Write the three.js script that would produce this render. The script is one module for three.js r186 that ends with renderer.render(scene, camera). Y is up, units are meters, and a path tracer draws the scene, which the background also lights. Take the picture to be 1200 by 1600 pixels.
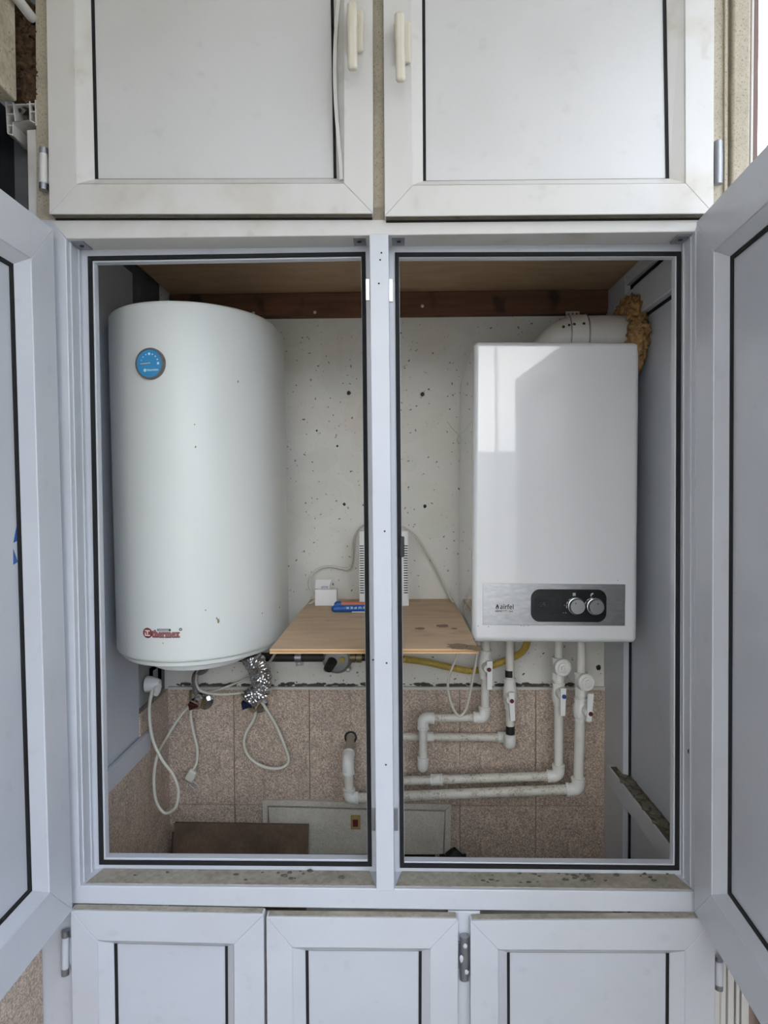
import * as THREE from 'three';
import { RoundedBoxGeometry } from 'three/addons/geometries/RoundedBoxGeometry.js';
import { mergeGeometries, mergeVertices, toCreasedNormals } from 'three/addons/utils/BufferGeometryUtils.js';
import { ImprovedNoise } from 'three/addons/math/ImprovedNoise.js';

// ---------------------------------------------------------------- camera, sky, exposure
const EYE = 1.5, ZC = 1.235, F = 1067;               // eye height, distance of the eye from the cabinet front, focal length for a 1200 x 1600 picture
const VPX = 622, VPY = 771;
const scene = new THREE.Scene();
const camera = new THREE.PerspectiveCamera(2 * Math.atan(800 / F) * 180 / Math.PI, 1200 / 1600, 0.05, 400);
camera.rotation.order = 'YXZ';
camera.position.set(0, EYE, ZC);
camera.rotation.set(-Math.atan((800 - VPY) / F), Math.atan((VPX - 600) / F), -0.0052);
camera.updateMatrixWorld(true);
const renderer = new THREE.WebGLRenderer({ antialias: true });
renderer.toneMapping = THREE.LinearToneMapping;
renderer.toneMappingExposure = 4.1;
renderer.shadowMap.enabled = true;
const noise = new ImprovedNoise();
const fb = (x, y, z, o = 4) => { let s = 0, a = 0.5, f = 1; for (let i = 0; i < o; i++) { s += a * noise.noise(x * f, y * f, z * f); a *= 0.5; f *= 2.03; } return s; };
const sstep = (a, b, x) => { const t = Math.min(1, Math.max(0, (x - a) / (b - a))); return t * t * (3 - 2 * t); };
{ // a bright, mostly white broken-cloud sky
  const w = 1024, h = 512, d = new Float32Array(w * h * 4);
  for (let j = 0; j < h; j++) for (let i = 0; i < w; i++) {
    const el = (j + 0.5) / h * Math.PI - Math.PI / 2, az = (i + 0.5) / w * 2 * Math.PI;
    const x = Math.cos(el) * Math.cos(az), y = Math.sin(el), z = Math.cos(el) * Math.sin(az);
    const c = sstep(-0.22, 0.10, fb(x * 2.2 + 3, y * 3.4 + 1, z * 2.2 + 7, 5));
    const k = (j * w + i) * 4, up = y > 0;
    d[k] = up ? 0.48 + 0.64 * c : 0.5; d[k + 1] = up ? 0.64 + 0.46 * c : 0.5; d[k + 2] = up ? 0.95 + 0.14 * c : 0.5; d[k + 3] = 1;
  }
  const t = new THREE.DataTexture(d, w, h, THREE.RGBAFormat, THREE.FloatType);
  t.mapping = THREE.EquirectangularReflectionMapping; t.magFilter = THREE.LinearFilter; t.minFilter = THREE.LinearFilter; t.needsUpdate = true;
  scene.background = t; scene.environment = t;
  scene.backgroundIntensity = 1.6; scene.environmentIntensity = 1.6;
}

// ---------------------------------------------------------------- helpers
const child = (w, name, geo, mat) => { const m = new THREE.Mesh(geo, mat); m.name = name; m.castShadow = m.receiveShadow = true; w.add(m); return m; };
let seed = 7;
const rnd = () => { seed = (seed + 0x6d2b79f5) | 0; let t = Math.imul(seed ^ (seed >>> 15), 1 | seed); t = (t + Math.imul(t ^ (t >>> 7), 61 | t)) ^ t; return ((t ^ (t >>> 14)) >>> 0) / 4294967296; };
const V = (x, y, z) => new THREE.Vector3(x, y, z);
const rayOf = (px, py) => V((px - 600) / F, -(py - 800) / F, -1).applyQuaternion(camera.quaternion);
const atZ = (px, py, z) => { const r = rayOf(px, py), t = (z - ZC) / r.z; return V(r.x * t, EYE + r.y * t, z); };      // a point of the plane z = const
const at = (px, py, d) => atZ(px, py, ZC - d);                                                                        // d metres in front of the eye
const atX = (px, py, x) => { const r = rayOf(px, py), t = x / r.x; return V(x, EYE + r.y * t, ZC + r.z * t); };          // a point of the plane x = const
const used = {};
const numbered = (n) => { const k = used[n] = (used[n] ?? -1) + 1; return k ? n + '_' + String(k).padStart(3, '0') : n; };
const origin = new Map();
function thing(name, label, category, p = [0, 0, 0], group) {
  const o = new THREE.Group(); o.name = numbered(name); o.position.set(...(p.isVector3 ? p.toArray() : p)); scene.add(o);
  o.userData = { label, category }; if (group) o.userData.group = group;
  origin.set(o, o.position.clone()); return o;
}
// adds one mesh (geometry given in world space) as a part of a thing or as a sub-part of a part
function add(parent, name, geo, mat, label) {
  const o = origin.get(parent) ?? V(0, 0, 0); geo.translate(-o.x, -o.y, -o.z);
  const m = new THREE.Mesh(geo, mat); m.name = name; m.castShadow = m.receiveShadow = true; parent.add(m);
  if (label) m.userData.label = label; origin.set(m, o); return m;
}
function sub(parent, name, label) { const g = new THREE.Group(); g.name = name; parent.add(g); origin.set(g, origin.get(parent)); if (label) g.userData.label = label; return g; }
function struct(name, geo, mat) { const m = new THREE.Mesh(geo, mat); m.name = name; m.userData.kind = 'structure'; m.castShadow = m.receiveShadow = true; scene.add(m); return m; }
function solo(name, label, category, geo, mat, group) {
  geo.computeBoundingBox(); const c = geo.boundingBox.getCenter(V(0, 0, 0)); c.y = geo.boundingBox.min.y; geo.translate(-c.x, -c.y, -c.z);
  const m = new THREE.Mesh(geo, mat); m.name = numbered(name); m.position.copy(c); m.castShadow = m.receiveShadow = true; scene.add(m);
  m.userData = { label, category }; if (group) m.userData.group = group; return m;
}
// texture coordinates in metres from the dominant direction of every face
function uvm(geo) {
  const g = geo.index ? geo.toNonIndexed() : geo, p = g.attributes.position, n = g.attributes.normal, uv = new Float32Array(p.count * 2);
  for (let i = 0; i < p.count; i += 3) {
    let nx = 0, ny = 0, nz = 0; for (let k = 0; k < 3; k++) { nx += n.getX(i + k); ny += n.getY(i + k); nz += n.getZ(i + k); }
    nx = Math.abs(nx); ny = Math.abs(ny); nz = Math.abs(nz);
    for (let k = 0; k < 3; k++) { const x = p.getX(i + k), y = p.getY(i + k), z = p.getZ(i + k);
      const [u, v] = nz >= nx && nz >= ny ? [x, y] : nx >= ny ? [z + 0.37, y] : [x, z + 0.61]; uv[(i + k) * 2] = u; uv[(i + k) * 2 + 1] = v; }
  }
  g.setAttribute('uv', new THREE.BufferAttribute(uv, 2)); return g;
}
function prismXY(pts, zf, zb, bevel = 0.0012, holes = []) { // an outline in x, y extruded from zf back to zb
  const s = new THREE.Shape(pts.map((p) => new THREE.Vector2(p.x, p.y)));
  for (const h of holes) s.holes.push(new THREE.Path(h.map((p) => new THREE.Vector2(p.x, p.y))));
  const b = Math.min(bevel, (zf - zb) * 0.4);
  const g = new THREE.ExtrudeGeometry(s, { depth: zf - zb - 2 * b, bevelEnabled: b > 0, bevelSize: b, bevelThickness: b, bevelOffset: -b, bevelSegments: 2, curveSegments: 12 });
  g.translate(0, 0, zb + b); return uvm(g);
}
const prism = (px, zf, zb, bevel, holes = []) => prismXY(px.map(([x, y]) => atZ(x, y, zf)), zf, zb, bevel, holes.map((h) => h.map(([x, y]) => atZ(x, y, zf))));
function hexa(f, b) { // eight corners: front ring and back ring, both counter-clockwise from the front
  const q = [[f[0], f[1], f[2], f[3]], [b[3], b[2], b[1], b[0]], ...[0, 1, 2, 3].map((i) => [f[i], b[i], b[(i + 1) % 4], f[(i + 1) % 4]])], pos = [];
  for (const [a, c, d, e] of q) for (const p of [a, c, d, a, d, e]) pos.push(p.x, p.y, p.z);
  const g = new THREE.BufferGeometry(); g.setAttribute('position', new THREE.Float32BufferAttribute(pos, 3)); g.setAttribute('uv', new THREE.Float32BufferAttribute(new Float32Array(pos.length / 3 * 2), 2)); g.computeVertexNormals(); return uvm(g);
}
function box(x0, x1, y0, y1, z0, z1, r = 0.0015) {
  const g = r > 0 ? new RoundedBoxGeometry(x1 - x0, y1 - y0, z1 - z0, 2, Math.min(r, (x1 - x0) * 0.45, (y1 - y0) * 0.45, (z1 - z0) * 0.45)) : new THREE.BoxGeometry(x1 - x0, y1 - y0, z1 - z0);
  g.translate((x0 + x1) / 2, (y0 + y1) / 2, (z0 + z1) / 2); return uvm(g);
}
function cyl(a, b, r, r2 = r, seg = 24) {
  const g = new THREE.CylinderGeometry(r2, r, a.distanceTo(b), seg); const d = b.clone().sub(a).normalize();
  g.applyQuaternion(new THREE.Quaternion().setFromUnitVectors(V(0, 1, 0), d)); g.translate((a.x + b.x) / 2, (a.y + b.y) / 2, (a.z + b.z) / 2); return uvm(g);
}
function lathe(a, dir, prof, seg = 28) { // profile [radius, height] turned round an axis that starts in a
  const g = new THREE.LatheGeometry(prof.map(([r, h]) => new THREE.Vector2(r, h)), seg);
  g.applyQuaternion(new THREE.Quaternion().setFromUnitVectors(V(0, 1, 0), dir.clone().normalize())); g.translate(a.x, a.y, a.z);
  return toCreasedNormals(g, 0.6);
}
function tube(pts, r, n = 80, seg = 10, closed = false, tension = 0.5) {
  return new THREE.TubeGeometry(new THREE.CatmullRomCurve3(pts, closed, 'centripetal', tension), n, r, seg, closed);
}
const merge = (...g) => mergeGeometries(g.flat().map((x) => { const y = x.index ? x.toNonIndexed() : x; for (const k of Object.keys(y.attributes)) if (!['position', 'normal', 'uv'].includes(k)) y.deleteAttribute(k); return y; }));
function ballish(c, rx, ry, rz, amp, freq, det = 4, sd = 0) { // a lump with a broken surface
  let g = mergeVertices(new THREE.IcosahedronGeometry(1, det).deleteAttribute('uv').deleteAttribute('normal')); const p = g.attributes.position;
  for (let i = 0; i < p.count; i++) { const v = V(p.getX(i), p.getY(i), p.getZ(i)); const k = 1 + amp * fb(v.x * freq + sd, v.y * freq, v.z * freq, 4) * 2; p.setXYZ(i, c.x + v.x * rx * k, c.y + v.y * ry * k, c.z + v.z * rz * k); }
  g.computeVertexNormals(); g.setAttribute('uv', new THREE.Float32BufferAttribute(new Float32Array(p.count * 2), 2)); return uvm(g);
}

// ---------------------------------------------------------------- procedural textures
function dataTex(w, h, fn, rep = 1, srgb = true) {
  const d = new Uint8Array(w * h * 4);
  for (let j = 0; j < h; j++) for (let i = 0; i < w; i++) { const c = fn(i / w, j / h, i, j), k = (j * w + i) * 4; for (let m = 0; m < 3; m++) d[k + m] = Math.max(0, Math.min(255, c[m] ?? c[0])); d[k + 3] = 255; }
  const t = new THREE.DataTexture(d, w, h); if (srgb) t.colorSpace = THREE.SRGBColorSpace; t.wrapS = t.wrapT = THREE.RepeatWrapping; t.repeat.set(rep, rep);
  t.magFilter = THREE.LinearFilter; t.minFilter = THREE.LinearMipmapLinearFilter; t.generateMipmaps = true; t.needsUpdate = true; return t;
}
function canvasTex(w, h, draw, rep) {
  const c = document.createElement('canvas'); c.width = w; c.height = h; const x = c.getContext('2d'); draw(x, w, h);
  const t = new THREE.CanvasTexture(c); t.colorSpace = THREE.SRGBColorSpace; if (rep) { t.wrapS = t.wrapT = THREE.RepeatWrapping; t.repeat.set(rep, rep); } t.anisotropy = 4; return t;
}
const hsh = (i, j, s) => { let h = Math.imul(i, 374761393) + Math.imul(j, 668265263) + Math.imul(s, 974711); h = Math.imul(h ^ (h >>> 13), 1274126177); return ((h ^ (h >>> 16)) >>> 0) / 4294967295 - 0.5; };
const pn = (u, v, n, s) => { const x = u * n, y = v * n, i = Math.floor(x), j = Math.floor(y), a = x - i, b = y - j, f = a * a * (3 - 2 * a), g = b * b * (3 - 2 * b), q = (k, l) => hsh((i + k) % n, (j + l) % n, s); return (q(0, 0) * (1 - f) + q(1, 0) * f) * (1 - g) + (q(0, 1) * (1 - f) + q(1, 1) * f) * g; };
// smooth noise that repeats after one turn in u and v
const tor = (u, v, f, s = 0, o = 4) => { let r = 0, a = 0.62, n = Math.round(f); for (let k = 0; k < o; k++) { r += a * pn(u, v, n, s * 7 + k); a *= 0.5; n *= 2; } return r; };
const T = {};
T.pvc = dataTex(512, 512, (u, v) => { const a = tor(u, v, 7, 1, 5), b = tor(u, v, 40, 5, 3); const k = 250 - 10 * Math.max(0, a + 0.1) - 7 * sstep(0.2, 0.45, b); return [k, k - 1 - 3 * Math.max(0, a), k - 2 - 6 * Math.max(0, a)]; });
T.old = dataTex(512, 512, (u, v) => { const a = tor(u, v, 6, 3, 5), b = tor(u, v, 30, 9, 4), s = tor(u, v * 0.2, 26, 4, 3); const q = sstep(0.02, 0.4, a + 0.5 * b), w = sstep(0.22, 0.42, b); const k = 248 - 9 * q - 9 * w - 6 * Math.max(0, s); return [k, k - 2 - 3 * q, k - 5 - 9 * q]; });
T.dirt = dataTex(512, 512, (u, v) => { const a = tor(u, v, 9, 13, 5), b = tor(u, v, 60, 2, 4); const k = 176 + 40 * a + 50 * b - 26 * sstep(0.2, 0.36, b); return [k, k - 6, k - 16]; }, 2);
T.grimy = dataTex(512, 512, (u, v) => { const b = tor(u, v, 70, 21, 4), a = tor(u, v, 8, 31, 4); const f = fb(u * 220, v * 150, 4, 2); const k = 222 + 26 * a + 18 * b - 60 * sstep(0.12, 0.34, f); return [k, k - 6, k - 20]; }, 2);
T.tile = dataTex(512, 512, (u, v) => { const a = pn(u, v, 84, 3), b = pn(u, v, 168, 17), c = pn(u, v, 9, 6); const k = 206 + 78 * a + 62 * b + 16 * c; return [k, k * 0.92 - 2, k * 0.85 - 4]; }, 4);
T.tileBump = dataTex(512, 512, (u, v) => [128 + 150 * pn(u, v, 84, 3) + 90 * pn(u, v, 168, 17)], 4, false);
T.ply = dataTex(1024, 512, (u, v) => { const a = fb(u * 3 + 4, v * 26, 2, 4), w = fb(u * 1.6, v * 5, 9, 3), g = Math.sin((v * 30 + w * 14) * 2.2); const st = fb(u * 7, v * 7, 3, 4); const k = 200 + 14 * a + 5 * g - 26 * sstep(0.2, 0.42, st); return [k, k * 0.86, k * 0.70]; }, 1);
T.wood = dataTex(512, 256, (u, v) => { const a = fb(u * 4, v * 40, 5, 4), b = fb(u * 12, v * 8, 1, 3); const k = 112 + 50 * a - 40 * sstep(0.1, 0.34, b); return [k, k * 0.72, k * 0.54]; }, 1);
T.brown = dataTex(512, 512, (u, v) => { const a = tor(u, v, 10, 8, 5), b = tor(u, v, 80, 3, 3); const k = 132 + 40 * a + 26 * b; return [k, k * 0.83, k * 0.68]; }, 2);
T.pipe = dataTex(512, 512, (u, v) => { const a = tor(u, v, 10, 2, 4), b = tor(u, v, 90, 8, 3); const q = sstep(0.08, 0.4, b + 0.8 * a); const k = 234 - 24 * Math.max(0, a); return [k - 52 * q, k - 3 - 60 * q, k - 10 - 74 * q]; }, 5);
T.concrete = dataTex(512, 512, (u, v) => { const a = tor(u, v, 9, 8, 5), b = tor(u, v, 70, 1, 4); const k = 196 + 60 * a + 50 * b - (b > 0.3 ? 70 : 0); return [k, k - 8, k - 28]; }, 2);
T.foam = dataTex(256, 256, (u, v) => { const a = tor(u, v, 20, 8, 5); const k = 190 + 110 * a; return [k, k * 0.83, k * 0.6]; }, 8);
T.brush = dataTex(512, 256, (u, v, i, j) => { const k = 214 + 22 * fb(u * 14, v * 130, 3, 3) + 26 * fb(u * 60, v * 240, 8, 2); return [k]; }, 1);
T.grey = dataTex(512, 512, (u, v) => { const a = tor(u, v, 8, 41, 5); const q = sstep(0.1, 0.16, a); const k = 118 + 30 * a; return [k + 12 * q, k + 2 + 12 * q, k + 2 + 11 * q]; }, 2);
T.plaster = canvasTex(1536, 1536, (x, w) => {
  x.fillStyle = '#f1efea'; x.fillRect(0, 0, w, w);
  for (let i = 0; i < 160; i++) { x.fillStyle = `rgba(${205 + rnd() * 20 | 0},${200 + rnd() * 15 | 0},${188 + rnd() * 12 | 0},0.10)`; x.beginPath(); x.ellipse(rnd() * w, rnd() * w, 20 + rnd() * 110, 14 + rnd() * 80, rnd() * 3, 0, 7); x.fill(); }
  for (let i = 0; i < 3600; i++) { const r = 0.45 + rnd() ** 4 * 1.9, t = rnd() * 60; x.fillStyle = `rgba(${50 + t | 0},${46 + t | 0},${40 + t | 0},${0.45 + rnd() * 0.5})`; x.beginPath(); x.ellipse(rnd() * w, rnd() * w, r * (1 + rnd() * 1.6), r, rnd() * 3, 0, 7); x.fill(); }
  x.strokeStyle = 'rgba(90,84,76,0.5)'; x.lineWidth = 1.2;
  for (let i = 0; i < 5; i++) { let a = rnd() * w, b = rnd() * w; x.beginPath(); x.moveTo(a, b); for (let k = 0; k < 16; k++) { a += (rnd() - 0.4) * 18; b += 4 + rnd() * 12; x.lineTo(a, b); } x.stroke(); }
}, 1 / 1.3);

// ---------------------------------------------------------------- materials
const M = {};
const std = (o) => new THREE.MeshStandardMaterial(o), phys = (o) => new THREE.MeshPhysicalMaterial(o);
const lin = (r, g, b) => new THREE.Color().setRGB(r, g, b);
M.pvc = phys({ color: lin(0.60, 0.625, 0.675), map: T.pvc, roughness: 0.34 });
M.pvcOld = phys({ color: lin(0.69, 0.68, 0.66), map: T.old, roughness: 0.42 });
M.panel = phys({ color: lin(0.585, 0.615, 0.675), map: T.pvc, roughness: 0.28 });
M.panelOld = phys({ color: lin(0.68, 0.675, 0.665), map: T.pvc, roughness: 0.34 });
M.beige = std({ color: lin(0.60, 0.56, 0.49), map: T.grimy, roughness: 0.7 });
M.gasket = std({ color: lin(0.007, 0.007, 0.008), roughness: 0.85 });
M.handle = std({ color: lin(0.72, 0.68, 0.57), map: T.old, roughness: 0.45 });
M.pipeClean = std({ color: lin(0.78, 0.77, 0.72), map: T.old, roughness: 0.42 });
M.grime = std({ color: lin(0.34, 0.32, 0.26), map: T.dirt, roughness: 0.95 });
M.crumb = std({ color: lin(0.085, 0.078, 0.065), roughness: 1 });
M.dust = std({ color: lin(0.72, 0.70, 0.64), map: T.dirt, roughness: 0.95 });
M.plaster = std({ color: lin(0.88, 0.87, 0.84), map: T.plaster, roughness: 0.85 });
M.tile = std({ color: lin(0.82, 0.80, 0.78), map: T.tile, bumpMap: T.tileBump, bumpScale: 0.0012, roughness: 0.5 });
M.ply = std({ color: lin(0.86, 0.84, 0.82), map: T.ply, roughness: 0.62 });
M.shelf = std({ color: lin(1.0, 0.97, 0.93), map: T.ply, roughness: 0.6 });
M.plyEdge = std({ color: lin(0.62, 0.40, 0.20), roughness: 0.7 });
M.wood = std({ color: lin(0.85, 0.8, 0.75), map: T.wood, roughness: 0.75 });
M.brown = std({ color: lin(0.62, 0.60, 0.60), map: T.brown, roughness: 0.8 });
M.tank = phys({ color: lin(0.70, 0.715, 0.67), roughness: 0.38 });
M.boiler = phys({ color: lin(0.76, 0.765, 0.77), roughness: 0.24, clearcoat: 1, clearcoatRoughness: 0.03 });
M.pipe = std({ color: lin(0.80, 0.79, 0.75), map: T.pipe, roughness: 0.45 });
M.fitting = std({ color: lin(0.78, 0.77, 0.72), roughness: 0.4 });
M.lever = std({ color: lin(0.84, 0.84, 0.82), roughness: 0.35 });
M.red = std({ color: lin(0.11, 0.012, 0.015), roughness: 0.5 });
M.blue = std({ color: lin(0.02, 0.07, 0.30), roughness: 0.5 });
M.black = std({ color: lin(0.012, 0.012, 0.012), roughness: 0.55 });
M.gloss = std({ color: lin(0.005, 0.005, 0.006), roughness: 0.3 });
M.cable = std({ color: lin(0.66, 0.64, 0.54), roughness: 0.5 });
M.plastic = std({ color: lin(0.78, 0.77, 0.74), roughness: 0.45 });
M.steel = std({ color: lin(0.62, 0.62, 0.63), metalness: 1, roughness: 0.3 });
M.chrome = std({ color: lin(0.75, 0.75, 0.76), metalness: 1, roughness: 0.12 });
M.zinc = std({ color: lin(0.36, 0.37, 0.40), metalness: 0.9, roughness: 0.42 });
M.darkMetal = std({ color: lin(0.05, 0.045, 0.04), metalness: 0.4, roughness: 0.6 });
M.cast = std({ color: lin(0.30, 0.30, 0.30), metalness: 0.6, roughness: 0.5 });
M.brass = std({ color: lin(0.30, 0.24, 0.14), metalness: 0.7, roughness: 0.5 });
M.gasHose = std({ color: lin(0.50, 0.36, 0.07), roughness: 0.5 });
M.brush = std({ color: lin(0.62, 0.63, 0.64), map: T.brush, metalness: 1, roughness: 0.34 });
M.foil = std({ color: lin(0.80, 0.80, 0.80), metalness: 1, roughness: 0.16 });
M.foam = std({ color: lin(0.66, 0.58, 0.46), map: T.foam, roughness: 0.95 });
M.concrete = std({ color: lin(0.78, 0.76, 0.72), map: T.concrete, roughness: 0.95 });
M.greyWall = std({ color: lin(0.8, 0.8, 0.8), map: T.grey, roughness: 0.8 });
M.duct = std({ color: lin(0.72, 0.70, 0.65), map: T.pvc, roughness: 0.45 });
M.accent = std({ color: lin(0.88, 0.87, 0.83), map: T.grimy, roughness: 0.6 });
M.greyBox = std({ color: lin(0.30, 0.31, 0.30), roughness: 0.5 });
M.glass = phys({ color: lin(0.97, 0.98, 0.98), roughness: 0, transmission: 1, thickness: 0, ior: 1.5 });
M.darkGlass = phys({ color: lin(0.02, 0.022, 0.024), roughness: 0.08 });
M.house = std({ color: lin(0.80, 0.78, 0.74), roughness: 0.9 });
M.floor = std({ color: lin(0.62, 0.58, 0.53), map: T.concrete, roughness: 0.7 });
M.facade = std({ color: lin(0.50, 0.48, 0.44), roughness: 0.9 });
M.ground = std({ color: lin(0.30, 0.30, 0.28), roughness: 0.95 });
M.rubber = std({ color: lin(0.18, 0.12, 0.10), roughness: 0.7 });
M.orange = std({ color: lin(0.62, 0.20, 0.11), roughness: 0.55 });
M.plier = std({ color: lin(0.015, 0.10, 0.36), roughness: 0.4 });

// ---------------------------------------------------------------- the balcony (setting)
const Y = (y) => EYE + y;                              // heights below are counted from the eye
const XL = -0.665, XR = 0.594, ZB = -0.715, YT = -0.561, ZR = 2.1, YC = 1.16;
struct('floor', box(-0.95, 0.75, -0.12, 0, -0.9, ZR + 0.1, 0), M.floor);
struct('ceiling', box(-0.95, 0.75, Y(YC), Y(YC) + 0.12, -0.9, ZR + 0.1, 0), M.house);
const wallBack = struct('wall_back', box(-0.95, 0.75, 0, Y(YC), ZB - 0.1, ZB, 0), M.plaster);
const wallLeft = struct('wall_left', box(-0.95, -0.678, 0, Y(YC), ZB, -0.065, 0), M.greyWall);
struct('wall_opposite', box(8, 9, -14, Y(6.8), -40, 9, 0), M.facade);
struct('wall_opposite_001', box(-30, 30, -14, Y(3.1), 30, 31, 0), M.facade);
struct('ground', new THREE.BoxGeometry(400, 0.2, 400).translate(0, -14, 0), M.ground);
{ // tiles below the plaster: each one a piece
  const cols = [258, 365, 483, 600, 718, 837, 960].map((p) => at(p, 1080, 1.942).x); cols[6] = 0.62; cols.unshift(-0.85);
  const rows = [YT, -0.897, -1.24, -1.5];
  for (let r = 0; r < 3; r++) for (let c = 0; c < cols.length - 1; c++) {
    const m = new THREE.Mesh(box(cols[c] + 0.0007, cols[c + 1] - 0.0007, Y(rows[r + 1]) + 0.0007, Y(rows[r]) - 0.0007, ZB - 0.002, ZB + 0.009 + rnd() * 0.0012, 0.0012), M.tile);
    m.name = 'tile'; m.castShadow = m.receiveShadow = true; wallBack.add(m);
  }
  let z = ZB + 0.011; const zs = [z]; while (z < -0.08) { z = Math.min(-0.066, z + 0.214); zs.push(z); }
  for (let r = 0; r < 3; r++) for (let c = 0; c < zs.length - 1; c++) {
    const m = new THREE.Mesh(box(-0.68, XL + rnd() * 0.0012, Y(rows[r + 1]) + 0.0008, Y(r === 0 && zs[c] > -0.505 ? -0.648 : rows[r]) - 0.0008, zs[c] + 0.0008, zs[c + 1] - 0.0008, 0.0012), M.tile);
    m.name = 'tile'; m.castShadow = m.receiveShadow = true; wallLeft.add(m);
  }
  const tr = new THREE.Mesh(box(XL, 0.60, Y(YT) - 0.001, Y(YT) + 0.007, ZB - 0.002, ZB + 0.012, 0.001), M.pvcOld); tr.name = 'tile_trim'; tr.castShadow = tr.receiveShadow = true; wallBack.add(tr);
  // broken line of grime and loose mortar along the joint over the tiles
  const lumps = []; for (let i = 0; i < 190; i++) { const x = -0.64 + 1.2 * rnd(), s = 0.0012 + 0.004 * rnd() ** 2; lumps.push(ballish(V(x, Y(YT) + 0.009 + 0.006 * rnd() ** 2, ZB + 0.001), s * 2.6, s, 0.003, 0.6, 2.4, 2, i)); }
  const l = new THREE.Mesh(merge(lumps), M.crumb); l.name = 'mortar_crumbs'; l.userData.kind = 'stuff'; wallBack.add(l);
  for (const [px, py, r] of [[545, 614, 4], [660, 616, 4], [538, 788, 3], [664, 791, 3.5], [495, 673, 2], [527, 697, 2.2], [935, 1043, 5]]) { // plug holes
    const p = at(px, py, 1.95); const h = new THREE.Mesh(ballish(V(p.x, p.y, ZB), r * 0.0014, r * 0.0015, 0.0012, 0.3, 2, 2, px), M.black); h.name = 'plug_hole'; wallBack.add(h);
  }
}
// the house wall left of the balcony, with the window recess that opens under a lintel
const wl = struct('wall_house', box(-0.95, -0.678, 0, Y(-0.6), -0.064, ZR, 0), M.greyWall);
for (let r = 0; r < 3; r++) for (let c = 0; c < 3; c++) { const m = new THREE.Mesh(box(-0.68, XL, Y([-0.6, -0.897, -1.24, -1.5][r + 1]) + 0.0008, Y([-0.6, -0.897, -1.24][r]) - 0.0008, 0.002 + c * 0.214, 0.2145 + c * 0.214, 0.0012), M.tile); m.name = 'tile'; m.castShadow = m.receiveShadow = true; wl.add(m); }
struct('wall_lintel', box(-0.95, XL, Y(0.69), Y(YC), 0.03, ZR, 0.004), M.concrete);
struct('wall_house_001', box(-0.95, XL, Y(-0.6), Y(0.69), 0.95, ZR, 0.004), M.house);
{ const w = struct('window_1', merge(box(-0.76, -0.70, Y(-0.6), Y(-0.53), -0.06, 0.95), box(-0.76, -0.72, Y(0.64), Y(0.69), 0.03, 0.95), box(-0.755, -0.705, Y(-0.53), Y(0.64), 0.88, 0.95)), M.pvcOld);
  child(w, 'pane', box(-0.735, -0.725, Y(-0.53), Y(0.72), -0.064, 0.88, 0), M.darkGlass); }
// the glazed side of the balcony: parapet with white cladding planks, window above, corner post beside the cupboard
const XG = 0.65, YSILL = -0.5, YHEAD = 1.06;
const par = struct('wall_right', box(XG + 0.014, 0.75, 0, Y(YSILL), -0.06, ZR, 0), M.rubber);
for (let i = 0; i < 24; i++) { const z = 0.022 + i * 0.05; const m = new THREE.Mesh(box(XG, XG + 0.016, 0.01, Y(YSILL), z, z + 0.043, 0.003), M.pvcOld); m.name = 'plank'; m.castShadow = m.receiveShadow = true; par.add(m); }
struct('wall_right_end', box(0.632, 0.644, 0, Y(YC), -0.8, -0.03, 0), M.house);
{ const zs = [0.02, ZR];
  const w = struct('window_2', merge(box(XG, XG + 0.06, Y(YSILL), Y(YSILL) + 0.06, 0.005, ZR, 0.004), box(XG, XG + 0.06, Y(YHEAD), Y(YC), 0.005, ZR, 0.004)), M.pvcOld);
  const X = (px, z) => atZ(px, 400, z).x;
  child(w, 'corner_post', merge(box(X(1136, 0), X(1144, 0), Y(YSILL), Y(YC), -0.06, -0.004, 0.001), box(X(1142.5, 0.01), X(1171, 0.01), Y(YSILL), Y(YC), -0.06, 0.01, 0.005)), M.beige);
  for (const [a, b] of [[1136.5, 1145], [1148, 1158], [1161, 1167], [1170, 1182]]) child(w, 'post_foot', box(X(a, 0.006), X(b, 0.006), 0, Y(YSILL), -0.05, 0.006, 0.002), M.pvcOld);
  child(w, 'post_core', box(X(1136, 0), X(1183, 0), 0, Y(YSILL), -0.06, -0.01, 0), M.rubber);
  child(w, 'post_bead', box(X(1170, 0.004), X(1174.5, 0.004), Y(YSILL), Y(YC), -0.05, 0.006, 0.002), M.pvcOld);
  child(w, 'seal_strip', box(X(1174, 0), X(1182.5, 0), Y(YSILL), Y(YC), -0.03, 0.001, 0.002), M.rubber);
  for (let i = 1; i < zs.length - 1; i++) child(w, 'mullion', box(XG, XG + 0.06, Y(YSILL) + 0.06, Y(YHEAD), zs[i] - 0.03, zs[i] + 0.03, 0.004), M.pvcOld);
  for (let i = 0; i < zs.length - 1; i++) child(w, 'pane', box(XG + 0.028, XG + 0.032, Y(YSILL) + 0.06, Y(YHEAD), zs[i] + (i ? 0.03 : 0.002), zs[i + 1], 0), M.glass);
}
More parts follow.
